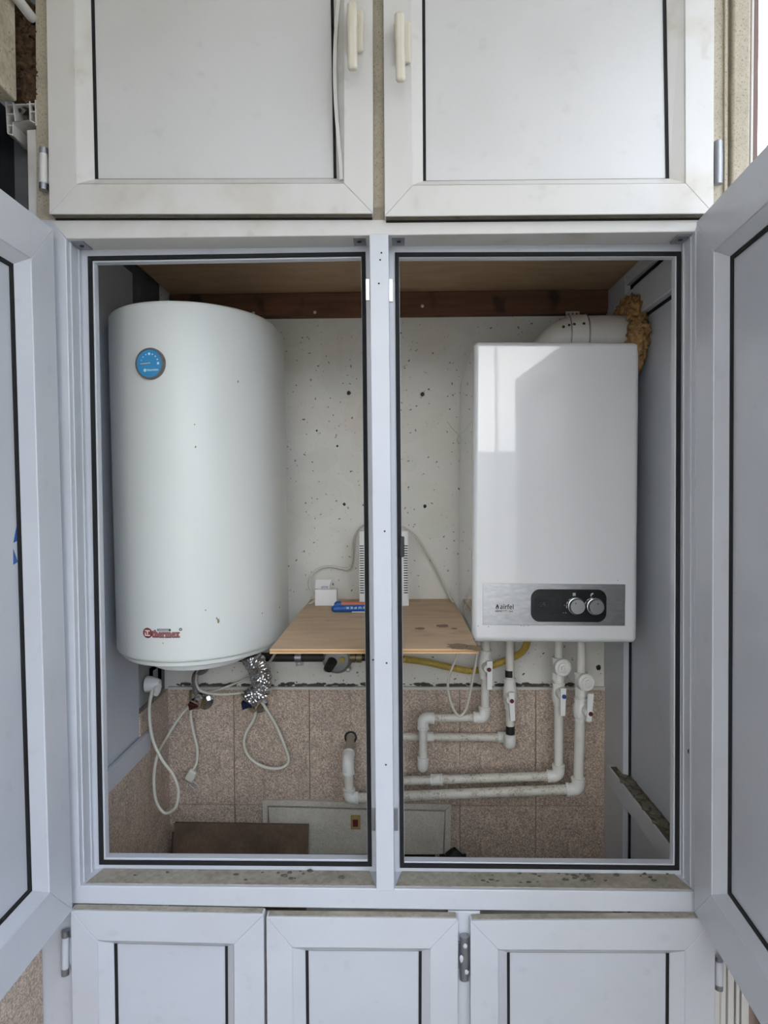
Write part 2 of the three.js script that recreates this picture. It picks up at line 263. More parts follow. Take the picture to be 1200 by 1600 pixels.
{ // the far end of the balcony, behind the viewer, is glazed almost down to the floor
  const YR = -0.95;
  struct('wall_rear', box(-0.95, 0.75, 0, Y(YR), ZR, ZR + 0.1, 0), M.house);
  const w = struct('window_3', merge(box(-0.95, 0.72, Y(YR), Y(YR) + 0.06, ZR, ZR + 0.06, 0.004), box(-0.95, 0.72, Y(YHEAD), Y(YC), ZR, ZR + 0.06, 0.004), box(-0.69, -0.63, Y(YR) + 0.06, Y(YHEAD), ZR, ZR + 0.06, 0.004), box(-0.03, 0.03, Y(YR) + 0.06, Y(YHEAD), ZR, ZR + 0.06, 0.004), box(0.672, 0.684, Y(YR) + 0.06, Y(YHEAD), ZR, ZR + 0.03, 0.003)), M.pvcOld);
  for (const [a, b] of [[-0.63, -0.03], [0.03, 0.672]]) child(w, 'pane', box(a, b, Y(YR) + 0.06, Y(YHEAD), ZR + 0.028, ZR + 0.032, 0), M.glass);
}

// ---------------------------------------------------------------- PVC doors seen from the front (pixel outlines on their own planes)
const lerp2 = (a, b, t) => [a[0] + (b[0] - a[0]) * t, a[1] + (b[1] - a[1]) * t];
const ZD = 0.02;                                       // front of the closed doors
function closedDoor(cab, outer, inner, panelQ, mf, mp, label) { // quads: top-left, top-right, bottom-right, bottom-left
  const d = sub(cab, 'door', label), names = ['top_rail', 'stile', 'bottom_rail', 'stile'];
  for (let i = 0; i < 4; i++) { const k = (i + 1) % 4; add(d, names[i], prism([outer[i], outer[k], inner[k], inner[i]].reverse(), ZD, ZD - 0.05 + 0.031, 0.0014), mf); }
  // glazing beads slope from the frame edge down to the recessed panel
  const zi = ZD - 0.002, zp = ZD - 0.015, zbk = ZD - 0.019;
  for (let i = 0; i < 4; i++) { const k = (i + 1) % 4;
    const a = atZ(...inner[k], zi), b = atZ(...inner[i], zi), pb = atZ(...panelQ[i], zp), pa = atZ(...panelQ[k], zp);
    const back = [a, b, pb, pa].map((p) => V(p.x, p.y, zbk)); add(d, 'bead', hexa([a, b, pb, pa].reverse(), back.reverse()), mf);
  }
  const c = panelQ.map((p) => atZ(...p, zp)), w = 0.0055, e = [[1, -1], [-1, -1], [-1, 1], [1, 1]];
  const innerG = c.map((p, i) => V(p.x + e[i][0] * w, p.y + e[i][1] * 0.0012, zp));
  add(d, 'gasket', prismXY([...c].reverse(), zp - 0.0008, zbk, 0.0003, [innerG]), M.gasket);
  add(d, 'panel', prismXY([...c].reverse(), zp - 0.003, zp - 0.009, 0), mp);
  return d;
}
const upper = thing('wall_cabinet', 'upper white plastic cupboard with two closed doors and lever handles', 'cabinet', atZ(600, 343, 0));
const mid = thing('boiler_cupboard', 'white plastic cupboard frame standing open around the boiler and water tank', 'cabinet', atZ(600, 1420, 0));
const lower = thing('base_cabinet', 'low white plastic cupboard with three closed doors under the open one', 'cabinet', atZ(600, 1900, 0));
// upper cupboard
add(upper, 'frame_stile', prism([[54, -170], [96, -170], [98, 345], [57, 345]].reverse(), 0, -0.06), M.beige);
add(upper, 'frame_mullion', prism([[572, -170], [612, -170], [614, 345], [574, 345]].reverse(), 0, -0.06), M.beige);
add(upper, 'frame_stile', prism([[1090, -170], [1137, -170], [1136, 345], [1089, 345]].reverse(), 0, -0.06), M.beige);
add(upper, 'frame_head', prism([[97, -170], [1089, -170], [1089, -120], [97, -120]].reverse(), -0.001, -0.059), M.pvcOld);
{ // one more shallow step on the right jamb
  add(upper, 'cover_strip', prism([[1133, -170], [1138, -170], [1137, 340], [1132, 340]].reverse(), 0.005, 0.0005), M.beige);
}
const UL = closedDoor(upper, [[70, -150], [582, -150], [583, 333.5], [77, 334.5]], [[115, -105], [537, -105], [537, 286], [120, 287]], [[140, -85], [520, -85], [526, 279], [148, 280]], M.pvcOld, M.panelOld, 'left door with a sprung glazing bead');
const UR = closedDoor(upper, [[598, -150], [1117, -150], [1115, 333.5], [601, 338]], [[642, -105], [1070, -105], [1071, 286], [645, 289]], [[659, -85], [1040, -85], [1046, 279], [661, 283]], M.pvcOld, M.panelOld, 'right door');
{ // the bead that has come loose on the left upper door
  const pts = []; for (let i = 0; i <= 14; i++) { const y = -60 + i * 24.3, t = (y + 60) / 340; const bow = 14 * Math.sin(Math.min(1, Math.max(0, t * 1.02)) * Math.PI) ** 1.2; pts.push(atZ(536 - bow * 0.75 + (y > 270 ? 0 : 0), y, ZD + 0.0035)); }
  const g = []; for (let i = 0; i < pts.length - 1; i++) { const a = pts[i], b = pts[i + 1], o = (p, dx, dz) => V(p.x + dx, p.y, p.z + dz); g.push(hexa([o(a, -0.006, 0), o(b, -0.006, 0), o(b, 0, 0.001), o(a, 0, 0.001)], [o(a, -0.006, -0.011), o(b, -0.006, -0.011), o(b, 0, -0.011), o(a, 0, -0.011)])); }
  add(UL, 'loose_bead', merge(g), M.pvcOld, 'glazing bead bowed out of its groove');
}
function leverHandle(door, cx, y0, y1, tilt) { // window handle seen in line with its hand, grip hanging down
  const z = ZD, p0 = atZ(cx, y0, z + 0.045), p1 = atZ(cx + tilt, y1, z + 0.045), c = atZ(cx + 6, (y0 + y1) / 2 - 4, z);
  const h = add(door, 'handle', box(c.x - 0.0135, c.x + 0.0135, c.y - 0.036, c.y + 0.036, z + 0.0002, z + 0.011, 0.005), M.handle, 'dirty cream lever handle');
  add(h, 'neck', cyl(V(p0.x, p0.y - 0.016, z + 0.008), V(p0.x, p0.y - 0.016, z + 0.045), 0.0095), M.handle);
  const L = p0.distanceTo(p1), g = new RoundedBoxGeometry(0.0165, L, 0.014, 3, 0.006); g.rotateZ(-Math.atan2(p1.x - p0.x, p0.y - p1.y) * -1); g.translate((p0.x + p1.x) / 2, (p0.y + p1.y) / 2, z + 0.045);
  add(h, 'grip', uvm(g), M.handle);
}
for (const [d, a, b, y0, y1] of [[UL, 79, 581, 334.5, 333.5], [UR, 603, 1113, 338, 333.5]]) { const p = atZ(a, y0, ZD), q = atZ(b, y1, ZD);
  add(d, 'edge_grime', hexa([V(p.x, p.y - 0.0006, ZD - 0.002), V(q.x, q.y - 0.0006, ZD - 0.002), V(q.x, q.y + 0.0003, ZD - 0.0018), V(p.x, p.y + 0.0003, ZD - 0.0018)], [V(p.x, p.y - 0.0006, 0.0015), V(q.x, q.y - 0.0006, 0.0015), V(q.x, q.y + 0.0003, 0.0015), V(p.x, p.y + 0.0003, 0.0015)]), M.grime).userData.kind = 'stuff';
  add(d, 'seal', hexa([V(p.x, p.y - 0.0035, 0.003), V(q.x, q.y - 0.0035, 0.003), V(q.x, q.y - 0.0004, 0.003), V(p.x, p.y - 0.0004, 0.003)], [V(p.x, p.y - 0.0035, 0.0002), V(q.x, q.y - 0.0035, 0.0002), V(q.x, q.y - 0.0004, 0.0002), V(p.x, p.y - 0.0004, 0.0002)]), M.gasket); }
leverHandle(UL, 550, 4, 110, 1); leverHandle(UR, 624, 20, 128, 2);
function hinge(cab, px, y0, y1, z, w, mat, label) {
  const a = atZ(px, y0, z), b = atZ(px, y1, z), n = a.y - b.y;
  const h = add(cab, 'hinge', cyl(V(b.x, b.y + n * 0.16, z), V(a.x, a.y - n * 0.14, z), w), mat, label);
  add(h, 'cap', cyl(V(a.x, a.y - n * 0.14, z), a, w * 0.96), M.zinc); add(h, 'cap', cyl(b, V(b.x, b.y + n * 0.16, z), w * 0.96), M.zinc);
  add(h, 'leaf', box(b.x - w * 1.4, b.x + w * 1.4, b.y + n * 0.2, a.y - n * 0.2, z - 0.012, z - 0.004, 0.001), mat);
}
hinge(upper, 68, 232, 297, 0.014, 0.0075, M.pvcOld, 'painted hinge with grey caps');
hinge(upper, 1122, 221, 288, 0.014, 0.0075, M.zinc, 'bare grey metal hinge');
// lower cupboard
add(lower, 'frame_stile', prism([[50, 1400], [112, 1400], [122, 1960], [60, 1960]].reverse(), 0, -0.06), M.pvc);
add(lower, 'frame_mullion', prism([[700, 1424], [750, 1424], [750, 1960], [700, 1960]].reverse(), 0, -0.06), M.pvc);
add(lower, 'frame_stile', prism([[1085, 1424], [1136, 1424], [1130, 1960], [1080, 1960]].reverse(), 0, -0.06), M.pvcOld);
add(lower, 'frame_sill', prism([[112, 1890], [1085, 1890], [1085, 1960], [112, 1960]].reverse(), -0.001, -0.059), M.pvcOld);
const LA = closedDoor(lower, [[110, 1423], [412, 1429], [415, 1900], [118, 1900]], [[152, 1470], [365, 1475.5], [367, 1850], [158, 1850]], [[178, 1474], [356, 1478], [358, 1842], [184, 1842]], M.pvc, M.panel, 'left door, its top edge dusty');
const LB = closedDoor(lower, [[416, 1433], [716, 1436], [714, 1900], [420, 1900]], [[457, 1481], [672, 1483], [671, 1850], [461, 1850]], [[477, 1485], [659, 1486], [658, 1842], [481, 1842]], M.pvc, M.panel, 'middle door');
const LC = closedDoor(lower, [[735, 1439], [1118, 1436], [1114, 1900], [736, 1900]], [[779, 1484.5], [1071, 1486], [1068, 1850], [780, 1850]], [[792, 1488], [1046, 1489], [1044, 1842], [793, 1842]], M.pvc, M.panel, 'right door, the widest one');
for (const [d, a, b, y0, y1] of [[LA, 113, 409, 1423, 1429], [LB, 419, 713, 1433, 1436], [LC, 738, 1112, 1439, 1436]]) { // settled dust on the top edges
  const p = atZ(a, y0, ZD), q = atZ(b, y1, ZD); add(d, 'dust', hexa([V(p.x, p.y + 0.0002, ZD - 0.003), V(q.x, q.y + 0.0002, ZD - 0.003), V(q.x, q.y + 0.0012, ZD - 0.004), V(p.x, p.y + 0.0012, ZD - 0.004)], [V(p.x, p.y + 0.0002, 0.002), V(q.x, q.y + 0.0002, 0.002), V(q.x, q.y + 0.0014, 0.002), V(p.x, p.y + 0.0014, 0.002)]), M.dust).userData.kind = 'stuff';
}
hinge(lower, 102, 1454, 1523, 0.013, 0.007, M.pvc, 'white hinge with grey caps');
hinge(lower, 725.5, 1462, 1530, 0.010, 0.0085, M.zinc, 'hinge with chipped white paint');
hinge(lower, 1123.5, 1494, 1546, 0.013, 0.007, M.pvc, 'white hinge beside the right door');
for (const [y, h, x] of [[1498, 6, 721], [1519, 4, 729], [1478, 4, 727]]) { const p = atZ(x, y, 0.0195); add(lower, 'paint_flake', ballish(p, 0.0035, h * 0.0011, 0.0012, 0.5, 2.5, 3, y), M.pvc); }

// ---------------------------------------------------------------- middle cupboard: rebated frame with gaskets
const ZL = -0.058;                                     // the face of the rebate
const openL = [[147, 410], [564, 403], [574, 1343], [165, 1340]], openR = [[624, 403], [1055, 401.5], [1052, 1350], [632, 1346]];
add(mid, 'head_rail', prism([[60, 322], [1100, 322], [1086, 362], [103, 373]].reverse(), 0, ZL, 0.0016), M.pvcOld);
add(mid, 'jamb', prism([[63, 322], [103, 373], [125, 1384], [85, 1424]], 0, ZL, 0.0016), M.pvc);
add(mid, 'jamb', prism([[1100, 322], [1138, 322], [1134, 1430], [1096, 1430], [1085, 1394], [1086, 362]].reverse(), 0, ZL, 0.0016), M.pvc);
add(mid, 'bottom_rail', prism([[125, 1384], [590, 1388.5], [1085, 1394], [1096, 1426], [716, 1422], [400, 1417.5], [85, 1411]].reverse(), 0, ZL, 0.0016), M.pvc);
add(mid, 'mullion', prism([[577, 365], [607, 365], [616, 1393], [588, 1393]].reverse(), 0.001, ZL, 0.0016), M.pvc);
add(mid, 'rebate_frame', prism([[80, 346], [1106, 340], [1104, 1400], [100, 1398]].reverse(), ZL, ZL - 0.018, 0.001, [openL, openR]), M.pvc);
for (const [a, b, sx] of [[[103, 373], [125, 1384], 1], [[1086, 362], [1085, 1394], -1]]) for (const z of [-0.014, -0.046]) { // ribs of the jamb profile
  const p = atZ(...a, 0), q = atZ(...b, 0), o = (v, k, zz) => V(v.x + sx * k, v.y, zz), f = [o(q, -0.001, z), o(q, 0.0022, z), o(p, 0.0022, z), o(p, -0.001, z)], r = f.map((v) => V(v.x, v.y, z - 0.004));
  add(mid, 'profile_rib', sx > 0 ? hexa(f, r) : hexa([...f].reverse(), [...r].reverse()), M.pvc);
}
function gasketRing(o, off, w) { // off: distance of the inner edge from the opening on each side [left, top, right, bottom] in px
  const q = (k) => [[o[0][0] - off[0] - k, o[0][1] - off[1] - k], [o[1][0] + off[2] + k, o[1][1] - off[1] - k], [o[2][0] + off[2] + k, o[2][1] + off[3] + k], [o[3][0] - off[0] - k, o[3][1] + off[3] + k]];
  add(mid, 'gasket', prism(q(w).reverse(), ZL + 0.005, ZL + 0.0001, 0.001, [q(0)]), M.gasket);
}
gasketRing(openL, [4, 3.5, 0.5, 5], 6.5); gasketRing(openR, [0.5, 2.5, 3.5, 4], 6.5);
// dirt settled in the sill of the rebate
for (const [a, b, y0, y1] of [[131, 586, 1383.7, 1388.1], [618, 1084, 1388.4, 1393.6]]) { const p = atZ(a, y0, 0), q = atZ(b, y1, 0);
  add(mid, 'dirt', hexa([V(p.x, p.y - 0.001, -0.007), V(q.x, q.y - 0.001, -0.007), V(q.x, q.y + 0.0008, -0.008), V(p.x, p.y + 0.0008, -0.008)], [V(p.x + 0.012, p.y - 0.001, ZL + 0.002), V(q.x - 0.012, q.y - 0.001, ZL + 0.002), V(q.x - 0.012, q.y + 0.0012, ZL + 0.002), V(p.x + 0.012, p.y + 0.0012, ZL + 0.002)]), M.dust).userData.kind = 'stuff'; }
{ const crumbs = []; for (let i = 0; i < 60; i++) { const px = i < 44 ? 640 + 430 * rnd() ** 0.8 : 140 + 400 * rnd(), s = 0.001 + 0.0028 * rnd(), y = px < 590 ? 1386 : 1391.5, p = atZ(px, y, 0); crumbs.push(ballish(V(p.x * 0.985, p.y + 0.0012, -0.02 - 0.034 * rnd()), s * 1.7, s * 0.7, s, 0.6, 2.4, 1, i)); }
  add(mid, 'crumbs', merge(crumbs), M.crumb).userData.kind = 'stuff'; }
for (const [px, py, sx] of [[113, 378, 1], [572, 371, -1], [612, 371, 1], [1078, 368, -1], [128, 1379, 1], [1080, 1388, -1]]) { // corner fixings of the sash hinges
  const up = py < 800, p = atZ(px, py, -0.02), y0 = up ? p.y - 0.004 : p.y - 0.002;
  const m = add(mid, 'corner_plate', box(Math.min(p.x, p.x + sx * 0.024), Math.max(p.x, p.x + sx * 0.024), y0, y0 + 0.005, -0.052, -0.012, 0.0012), M.zinc);
  add(m, 'screw', cyl(V(p.x + sx * 0.013, y0 + (up ? -0.001 : 0.005), -0.03), V(p.x + sx * 0.013, y0 + (up ? 0.001 : 0.0065), -0.03), 0.004, 0.004, 10), M.black);
}
for (const [px, y0, y1, m] of [[574.5, 436, 470, M.steel], [610.5, 436, 472, M.steel], [583, 1262, 1297, M.zinc], [618.5, 1262, 1297, M.zinc]]) { const a = atZ(px, y0, ZL), b = atZ(px, y1, ZL); add(mid, 'strike_plate', box((a.x + b.x) / 2 - 0.004, (a.x + b.x) / 2 + 0.004, b.y, a.y, ZL, ZL + 0.003, 0.0008), m); }
{ const a = atZ(628, 838, ZL), b = atZ(628, 870, ZL); add(mid, 'latch_keep', box(a.x - 0.004, a.x + 0.0045, b.y, a.y, ZL, ZL + 0.008, 0.002), M.black); }
for (const [px, py] of [[596, 395], [594, 406], [592, 443], [601, 830], [604, 1036], [583, 1031], [603, 1195]]) { const p = atZ(px, py, 0.001); add(mid, 'screw_hole', lathe(p, V(0, 0, 1), [[0, 0.0002], [0.0011, 0.0002], [0.0015, 0.0006], [0.0018, 0]], 8), M.black); }
for (const py of [425, 1178]) { const p = atX(1081, py, 0.5335); add(mid, 'drain_hole', lathe(V(0.5335, p.y, -0.02), V(-1, 0, 0), [[0, 0.0004], [0.003, 0.0004], [0.0042, 0.0012], [0.005, 0]], 10), M.black); }

// the two open leaves: built as they hang closed, then swung on their hinge lines
function openLeaf(sign, top, bottom, w, swing, label) {
  const H = top.y - bottom.y, g = new THREE.Group(); g.name = 'door'; g.userData.label = label; mid.add(g);
  g.position.copy(bottom).sub(origin.get(mid)); origin.set(g, V(0, 0, 0));
  g.rotation.order = 'ZYX'; g.rotation.z = -Math.atan2(top.x - bottom.x, H); g.rotation.y = swing;
  const R = (x0, y0, x1, y1) => [V(x0 * sign, y0, 0), V(x1 * sign, y0, 0), V(x1 * sign, y1, 0), V(x0 * sign, y1, 0)];
  const s = 0.078, o = R(0, 0, w, H), i = R(s, s, w - s, H - s), b = 0.024, p = R(s + b, s + b * 0.7, w - s - b, H - s - b * 0.7), order = (q) => (sign > 0 ? q : [...q].reverse());
  const nm = ['bottom_rail', 'stile', 'top_rail', 'stile'];
  for (let k = 0; k < 4; k++) { const m = (k + 1) % 4; add(g, nm[k], prismXY(order([o[k], o[m], i[m], i[k]]), 0.052, 0, 0.0016), M.pvc); }
  for (let k = 0; k < 4; k++) { const m = (k + 1) % 4, A = [i[k], i[m], p[m], p[k]].map((v, n) => V(v.x, v.y, n < 2 ? 0.002 : 0.016)), B = A.map((v) => V(v.x, v.y, 0.024)); const q = order(A), r = order(B); add(g, 'bead', hexa(r, q), M.pvc); }
  const gi = R(s + b + 0.009, s + b * 0.7 + 0.007, w - s - b - 0.009, H - s - b * 0.7 - 0.007);
  add(g, 'gasket', prismXY(order(p), 0.022, 0.0165, 0.0006, [gi]), M.gasket);
  add(g, 'panel', prismXY(order(p), 0.036, 0.0195, 0), M.panel);
  return { g, s, b, H };
}
const leafL = openLeaf(1, at(83.5, 358, 1.215), at(113.5, 1421, 1.215), 0.575, -Math.PI / 2, 'left leaf swung open towards the viewer');
const leafR = openLeaf(-1, at(1088, 347, 1.215), at(1085, 1425, 1.215), 0.575, Math.PI / 2 - 0.073, 'right leaf swung open towards the viewer');
{ // scraps of blue protective film left at the gasket of the left leaf
  const x = leafL.s + leafL.b + 0.009, y = leafL.H;
  const tri = (a, b, c) => prismXY([V(...a, 0), V(...b, 0), V(...c, 0)], 0.0195, 0.0191, 0);
  add(leafL.g, 'film_scrap', merge(tri([x, y * 0.555], [x + 0.011, y * 0.553], [x, y * 0.575]), tri([x, y * 0.527], [x + 0.013, y * 0.524], [x + 0.012, y * 0.545])), M.plier, 'blue film remnant');
}

// ---------------------------------------------------------------- inside the cupboard: linings
const YS = 0.563;                                      // underside of the plywood roof
solo('plywood_roof', 'brown plywood sheet roofing the inside of the open cupboard', 'plywood', box(-0.637, 0.60, Y(YS), Y(YS) + 0.012, ZB + 0.001, -0.08, 0.001), M.ply);
{ const b = thing('wooden_batten', 'dark brown wooden batten screwed to the wall under the plywood roof', 'batten', [0, Y(0.495), ZB + 0.015]);
  add(b, 'batten', box(-0.64, 0.588, Y(0.497), Y(YS) - 0.001, ZB + 0.0005, ZB + 0.03, 0.002), M.wood);
  for (const [px, py] of [[396, 489], [492, 488], [660, 478]]) { const p = at(px, py, 1.92); add(b, 'screw', lathe(V(p.x, p.y, ZB + 0.029), V(0, 0, 1), [[0, 0.002], [0.003, 0.002], [0.0045, 0.0012], [0.0045, 0]], 12), M.steel); } }
{ // white sandwich panel on the left with its loose bottom profile
  const s = thing('side_panel', 'narrow white lining panel at the left inside the open cupboard', 'panel', [-0.66, Y(-0.63), -0.28]);
  add(s, 'panel', box(-0.6775, -0.669, Y(-0.646), Y(0.56), -0.495, -0.08, 0.001), M.panel);
  const a = atX(166, 1203, -0.655), b = atX(213, 1166, -0.655);
  add(s, 'bottom_profile', hexa([V(-0.655, Y(-0.672), -0.08), V(-0.655, Y(-0.672), -0.535), V(-0.655, Y(-0.622), -0.535), V(-0.655, Y(-0.622), -0.08)].reverse(), [V(-0.664, Y(-0.672), -0.08), V(-0.664, Y(-0.672), -0.535), V(-0.664, Y(-0.622), -0.535), V(-0.664, Y(-0.622), -0.08)].reverse()), M.pvc);
}
{ // glazed-type partition on the right: stiles, rails, black gaskets, panels
  const w = thing('partition', 'grey-white plastic partition with rails closing the right side of the cupboard', 'partition', [0.60, Y(-1.2), -0.38]);
  add(w, 'stile', box(0.585, 0.628, Y(-1.3), Y(0.56), -0.714, -0.545, 0.002), M.pvc);
  add(w, 'stile', box(0.585, 0.628, Y(-1.3), Y(0.56), -0.14, -0.08, 0.002), M.pvc);
  add(w, 'rail', box(0.568, 0.628, Y(-0.795), Y(-0.742), -0.62, -0.08, 0.002), M.pvc);
  add(w, 'rail', box(0.583, 0.628, Y(0.43), Y(0.505), -0.70, -0.08, 0.002), M.pvc);
  add(w, 'rail', box(0.587, 0.628, Y(0.53), Y(0.562), -0.70, -0.08, 0.002), M.pvc);
  for (const [y0, y1] of [[-1.3, -0.795], [-0.742, 0.43], [0.505, 0.53]]) {
    add(w, 'panel', box(0.604, 0.62, Y(y0), Y(y1), -0.545, -0.14, 0), M.panel);
    add(w, 'gasket', merge(box(0.599, 0.606, Y(y0), Y(y1), -0.547, -0.539, 0), box(0.599, 0.606, Y(y1) - 0.006, Y(y1) + 0.001, -0.545, -0.14, 0)), M.gasket);
  }
  // soil lying on the ledge of the rail
  const g = []; for (let i = 0; i < 150; i++) { const s = 0.002 + 0.005 * rnd(); g.push(ballish(V(0.574 + 0.026 * rnd(), Y(-0.742) + 0.001, -0.58 + 0.5 * rnd()), s * 1.3, s * 0.6, s * 1.6, 0.6, 2.2, 1, i)); }
  add(w, 'dirt', merge(g), std({ color: lin(0.16, 0.14, 0.11), roughness: 1 })).userData.kind = 'stuff';
  add(w, 'dirt_layer', box(0.570, 0.604, Y(-0.7425), Y(-0.740), -0.6, -0.09, 0.001), std({ color: lin(0.24, 0.22, 0.17), map: T.dirt, roughness: 1 })).userData.kind = 'stuff';
}
struct('floor_cupboard', box(-0.67, 0.60, Y(-1.17), Y(-1.15), ZB + 0.012, -0.07, 0), M.house);

// ---------------------------------------------------------------- the water tank
{
  const C = { x: -0.474, d: 1.65, a: 0.192, b: 0.242 }, zc = ZC - C.d, y0 = Y(-0.3515), y1 = Y(0.401);
  const t = thing('water_heater', 'tall cream-white electric water heater with blue dial thermometer', 'water heater', [C.x, y0, zc]);
  t.rotation.z = 0.0095; t.rotation.x = 0.004;
  const outline = (k, n = 40) => { const q = [], a = C.a - k, b = C.b - k; for (let i = 0; i <= n; i++) { const f = Math.PI * i / n; q.push(new THREE.Vector2(a * Math.cos(f), -b * Math.sin(f))); }
    for (let i = 0; i <= 10; i++) { const f = Math.PI / 2 * i / 10, r = 0.06; q.push(new THREE.Vector2(-(a - r) - r * Math.cos(f), 0.15 - k + r * Math.sin(f) - r)); }
    for (let i = 0; i <= 10; i++) { const f = Math.PI / 2 * (1 - i / 10), r = 0.06; q.push(new THREE.Vector2((a - r) + r * Math.cos(f), 0.15 - k + r * Math.sin(f) - r)); } return q; };
  const solid = (k, h0, h1, bev) => { const g = new THREE.ExtrudeGeometry(new THREE.Shape(outline(k)), { depth: h1 - h0 - 2 * bev, bevelEnabled: true, bevelSize: bev, bevelThickness: bev, bevelOffset: -bev, bevelSegments: 4 });
    g.rotateX(-Math.PI / 2); g.translate(C.x, h0 + bev, zc); return toCreasedNormals(g, 0.55); };
  // outline y becomes -z after the turn, so the rounded front looks at +z
  add(t, 'shell', solid(0, y0, y1, 0.007), M.tank);
  add(t, 'bottom_cap', solid(0.012, y0 - 0.012, y0 + 0.01, 0.004), M.tank);
  const zOn = (x) => zc + C.b * Math.sqrt(Math.max(0, 1 - ((x - C.x) / C.a) ** 2)), xOn = (px, py) => { let x = -0.5; for (let i = 0; i < 30; i++) x = atZ(px, py, zOn(x)).x * 0.6 + x * 0.4; return x; };
  { // thermometer
    const x = xOn(241, 568), z = zOn(x), y = atZ(241, 568, z).y, n = V((x - C.x) / C.a ** 2, 0, (z - zc) / C.b ** 2).normalize(), r = 0.0325, p = V(x, y, z).addScaledVector(n, -0.002);
    const th = add(t, 'thermometer', lathe(p, n, [[0, 0], [r, 0], [r, 0.007], [r * 0.97, 0.0095], [r * 0.88, 0.0095], [r * 0.86, 0.0078], [0, 0.0078]], 48), std({ color: lin(0.20, 0.19, 0.18), metalness: 0.5, roughness: 0.45 }), 'round blue dial thermometer with grey rim');
    const dial = canvasTex(512, 512, (c, w) => {
      c.fillStyle = '#3d8fc0'; c.fillRect(0, 0, w, w);
      c.fillStyle = '#cfe2ea'; const dots = [[-180, 9], [-158, 10], [-135, 11], [-112, 12], [-90, 24], [-68, 13], [-45, 14], [-22, 15], [2, 24]];
      for (const [a, s] of dots) { c.beginPath(); c.arc(w / 2 + 178 * Math.cos(a * Math.PI / 180), w / 2 + 178 * Math.sin(a * Math.PI / 180), s, 0, 7); c.fill(); }
      c.beginPath(); c.arc(162, 378, 30, 0, 7); c.fill(); c.font = 'bold 58px sans-serif'; c.fillText('thermex', 200, 398);
    });
    const e1 = V(0, 1, 0).cross(n).normalize(), disc = new THREE.CircleGeometry(r * 0.87, 40); const mx = new THREE.Matrix4().makeBasis(e1, n.clone().cross(e1), n);
    disc.applyMatrix4(mx); const q = p.clone().addScaledVector(n, 0.0082); disc.translate(q.x, q.y, q.z); add(th, 'dial', disc, std({ map: dial, roughness: 0.35 }));
    const nd = new RoundedBoxGeometry(0.0225, 0.0022, 0.0012, 2, 0.0005); nd.rotateZ(0.06); nd.translate(-0.0085, 0.0, 0); nd.applyMatrix4(mx); const q2 = p.clone().addScaledVector(n, 0.0092); nd.translate(q2.x, q2.y, q2.z); add(th, 'pointer', nd, std({ color: lin(0.55, 0.50, 0.36), roughness: 0.4 }));
  }
  { // brand badge: a thin curved plate that follows the shell
    const x0 = xOn(224, 989), x1 = xOn(287, 989), N = 24, pos = [], uv = [], idx = [], yb = atZ(255, 998, zOn((x0 + x1) / 2)).y, yt = atZ(255, 979.5, zOn((x0 + x1) / 2)).y;
    for (let i = 0; i <= N; i++) for (let j = 0; j < 2; j++) { const x = x0 + (x1 - x0) * i / N; pos.push(x, j ? yt : yb, zOn(x) + 0.0008); uv.push(i / N, j); }
    for (let i = 0; i < N; i++) idx.push(i * 2, i * 2 + 2, i * 2 + 1, i * 2 + 1, i * 2 + 2, i * 2 + 3);
    const g = new THREE.BufferGeometry(); g.setAttribute('position', new THREE.Float32BufferAttribute(pos, 3)); g.setAttribute('uv', new THREE.Float32BufferAttribute(uv, 2)); g.setIndex(idx); g.computeVertexNormals();
    const art = (mask) => canvasTex(768, 226, (c, w, h) => {
      const ink = (s) => (mask ? '#fff' : s); c.fillStyle = mask ? '#000' : '#b9b4b0'; c.fillRect(0, 0, w, h);
      c.fillStyle = ink('#4a1f22'); c.beginPath(); c.arc(100, 116, 98, 0, 7); c.fill(); c.fillStyle = ink('#8e3f3b'); c.beginPath(); c.arc(100, 112, 88, 0, 7); c.fill();
      c.fillStyle = ink('#e8dcd8'); c.fillRect(48, 62, 100, 22); c.fillRect(86, 62, 24, 80); c.fillRect(40, 110, 22, 62); c.fillRect(40, 150, 110, 24);
      c.font = 'bold 168px serif'; c.lineJoin = 'round'; c.lineWidth = 20; c.strokeStyle = ink('#2e2a33'); c.strokeText('thermex', 186, 188, 520); c.fillStyle = ink('#b4615c'); c.fillText('thermex', 186, 188, 520);
      c.fillStyle = ink('#33303a'); c.fillRect(300, 26, 250, 46); if (!mask) { c.fillStyle = '#c9c6c8'; c.fillRect(314, 40, 200, 20); }
      c.strokeStyle = ink('#2e2a33'); c.lineWidth = 16; c.beginPath(); c.arc(724, 40, 20, 0, 7); c.stroke();
    });
    const al = art(true); al.colorSpace = THREE.NoColorSpace; add(t, 'brand_badge', g, std({ map: art(false), alphaMap: al, transparent: true, alphaTest: 0.5, roughness: 0.5 }), 'dark red lettered badge');
  }
  for (const [px, py, s] of [[341, 970, 4], [339, 966, 2], [376, 597, 2], [308, 663, 1.2], [309, 698, 1.8], [322, 953, 1.2], [410, 959, 1.3], [255, 1004, 1.2], [437, 950, 1.5]]) { const x = xOn(px, py), z = zOn(x), p = atZ(px, py, z); add(t, 'rust_spot', ballish(V(p.x, p.y, z), s * 0.001, s * 0.0012, 0.0006, 0.5, 2.5, 2, px), M.brass); }
  add(t, 'flange_cover', (() => { const g = new THREE.ExtrudeGeometry(new THREE.Shape(outline(0.075, 24)), { depth: 0.012, bevelEnabled: true, bevelSize: 0.004, bevelThickness: 0.004, bevelSegments: 2 }); g.rotateX(-Math.PI / 2); g.translate(C.x, y0 - 0.032, zc); return toCreasedNormals(g, 0.5); })(), M.plastic);
}

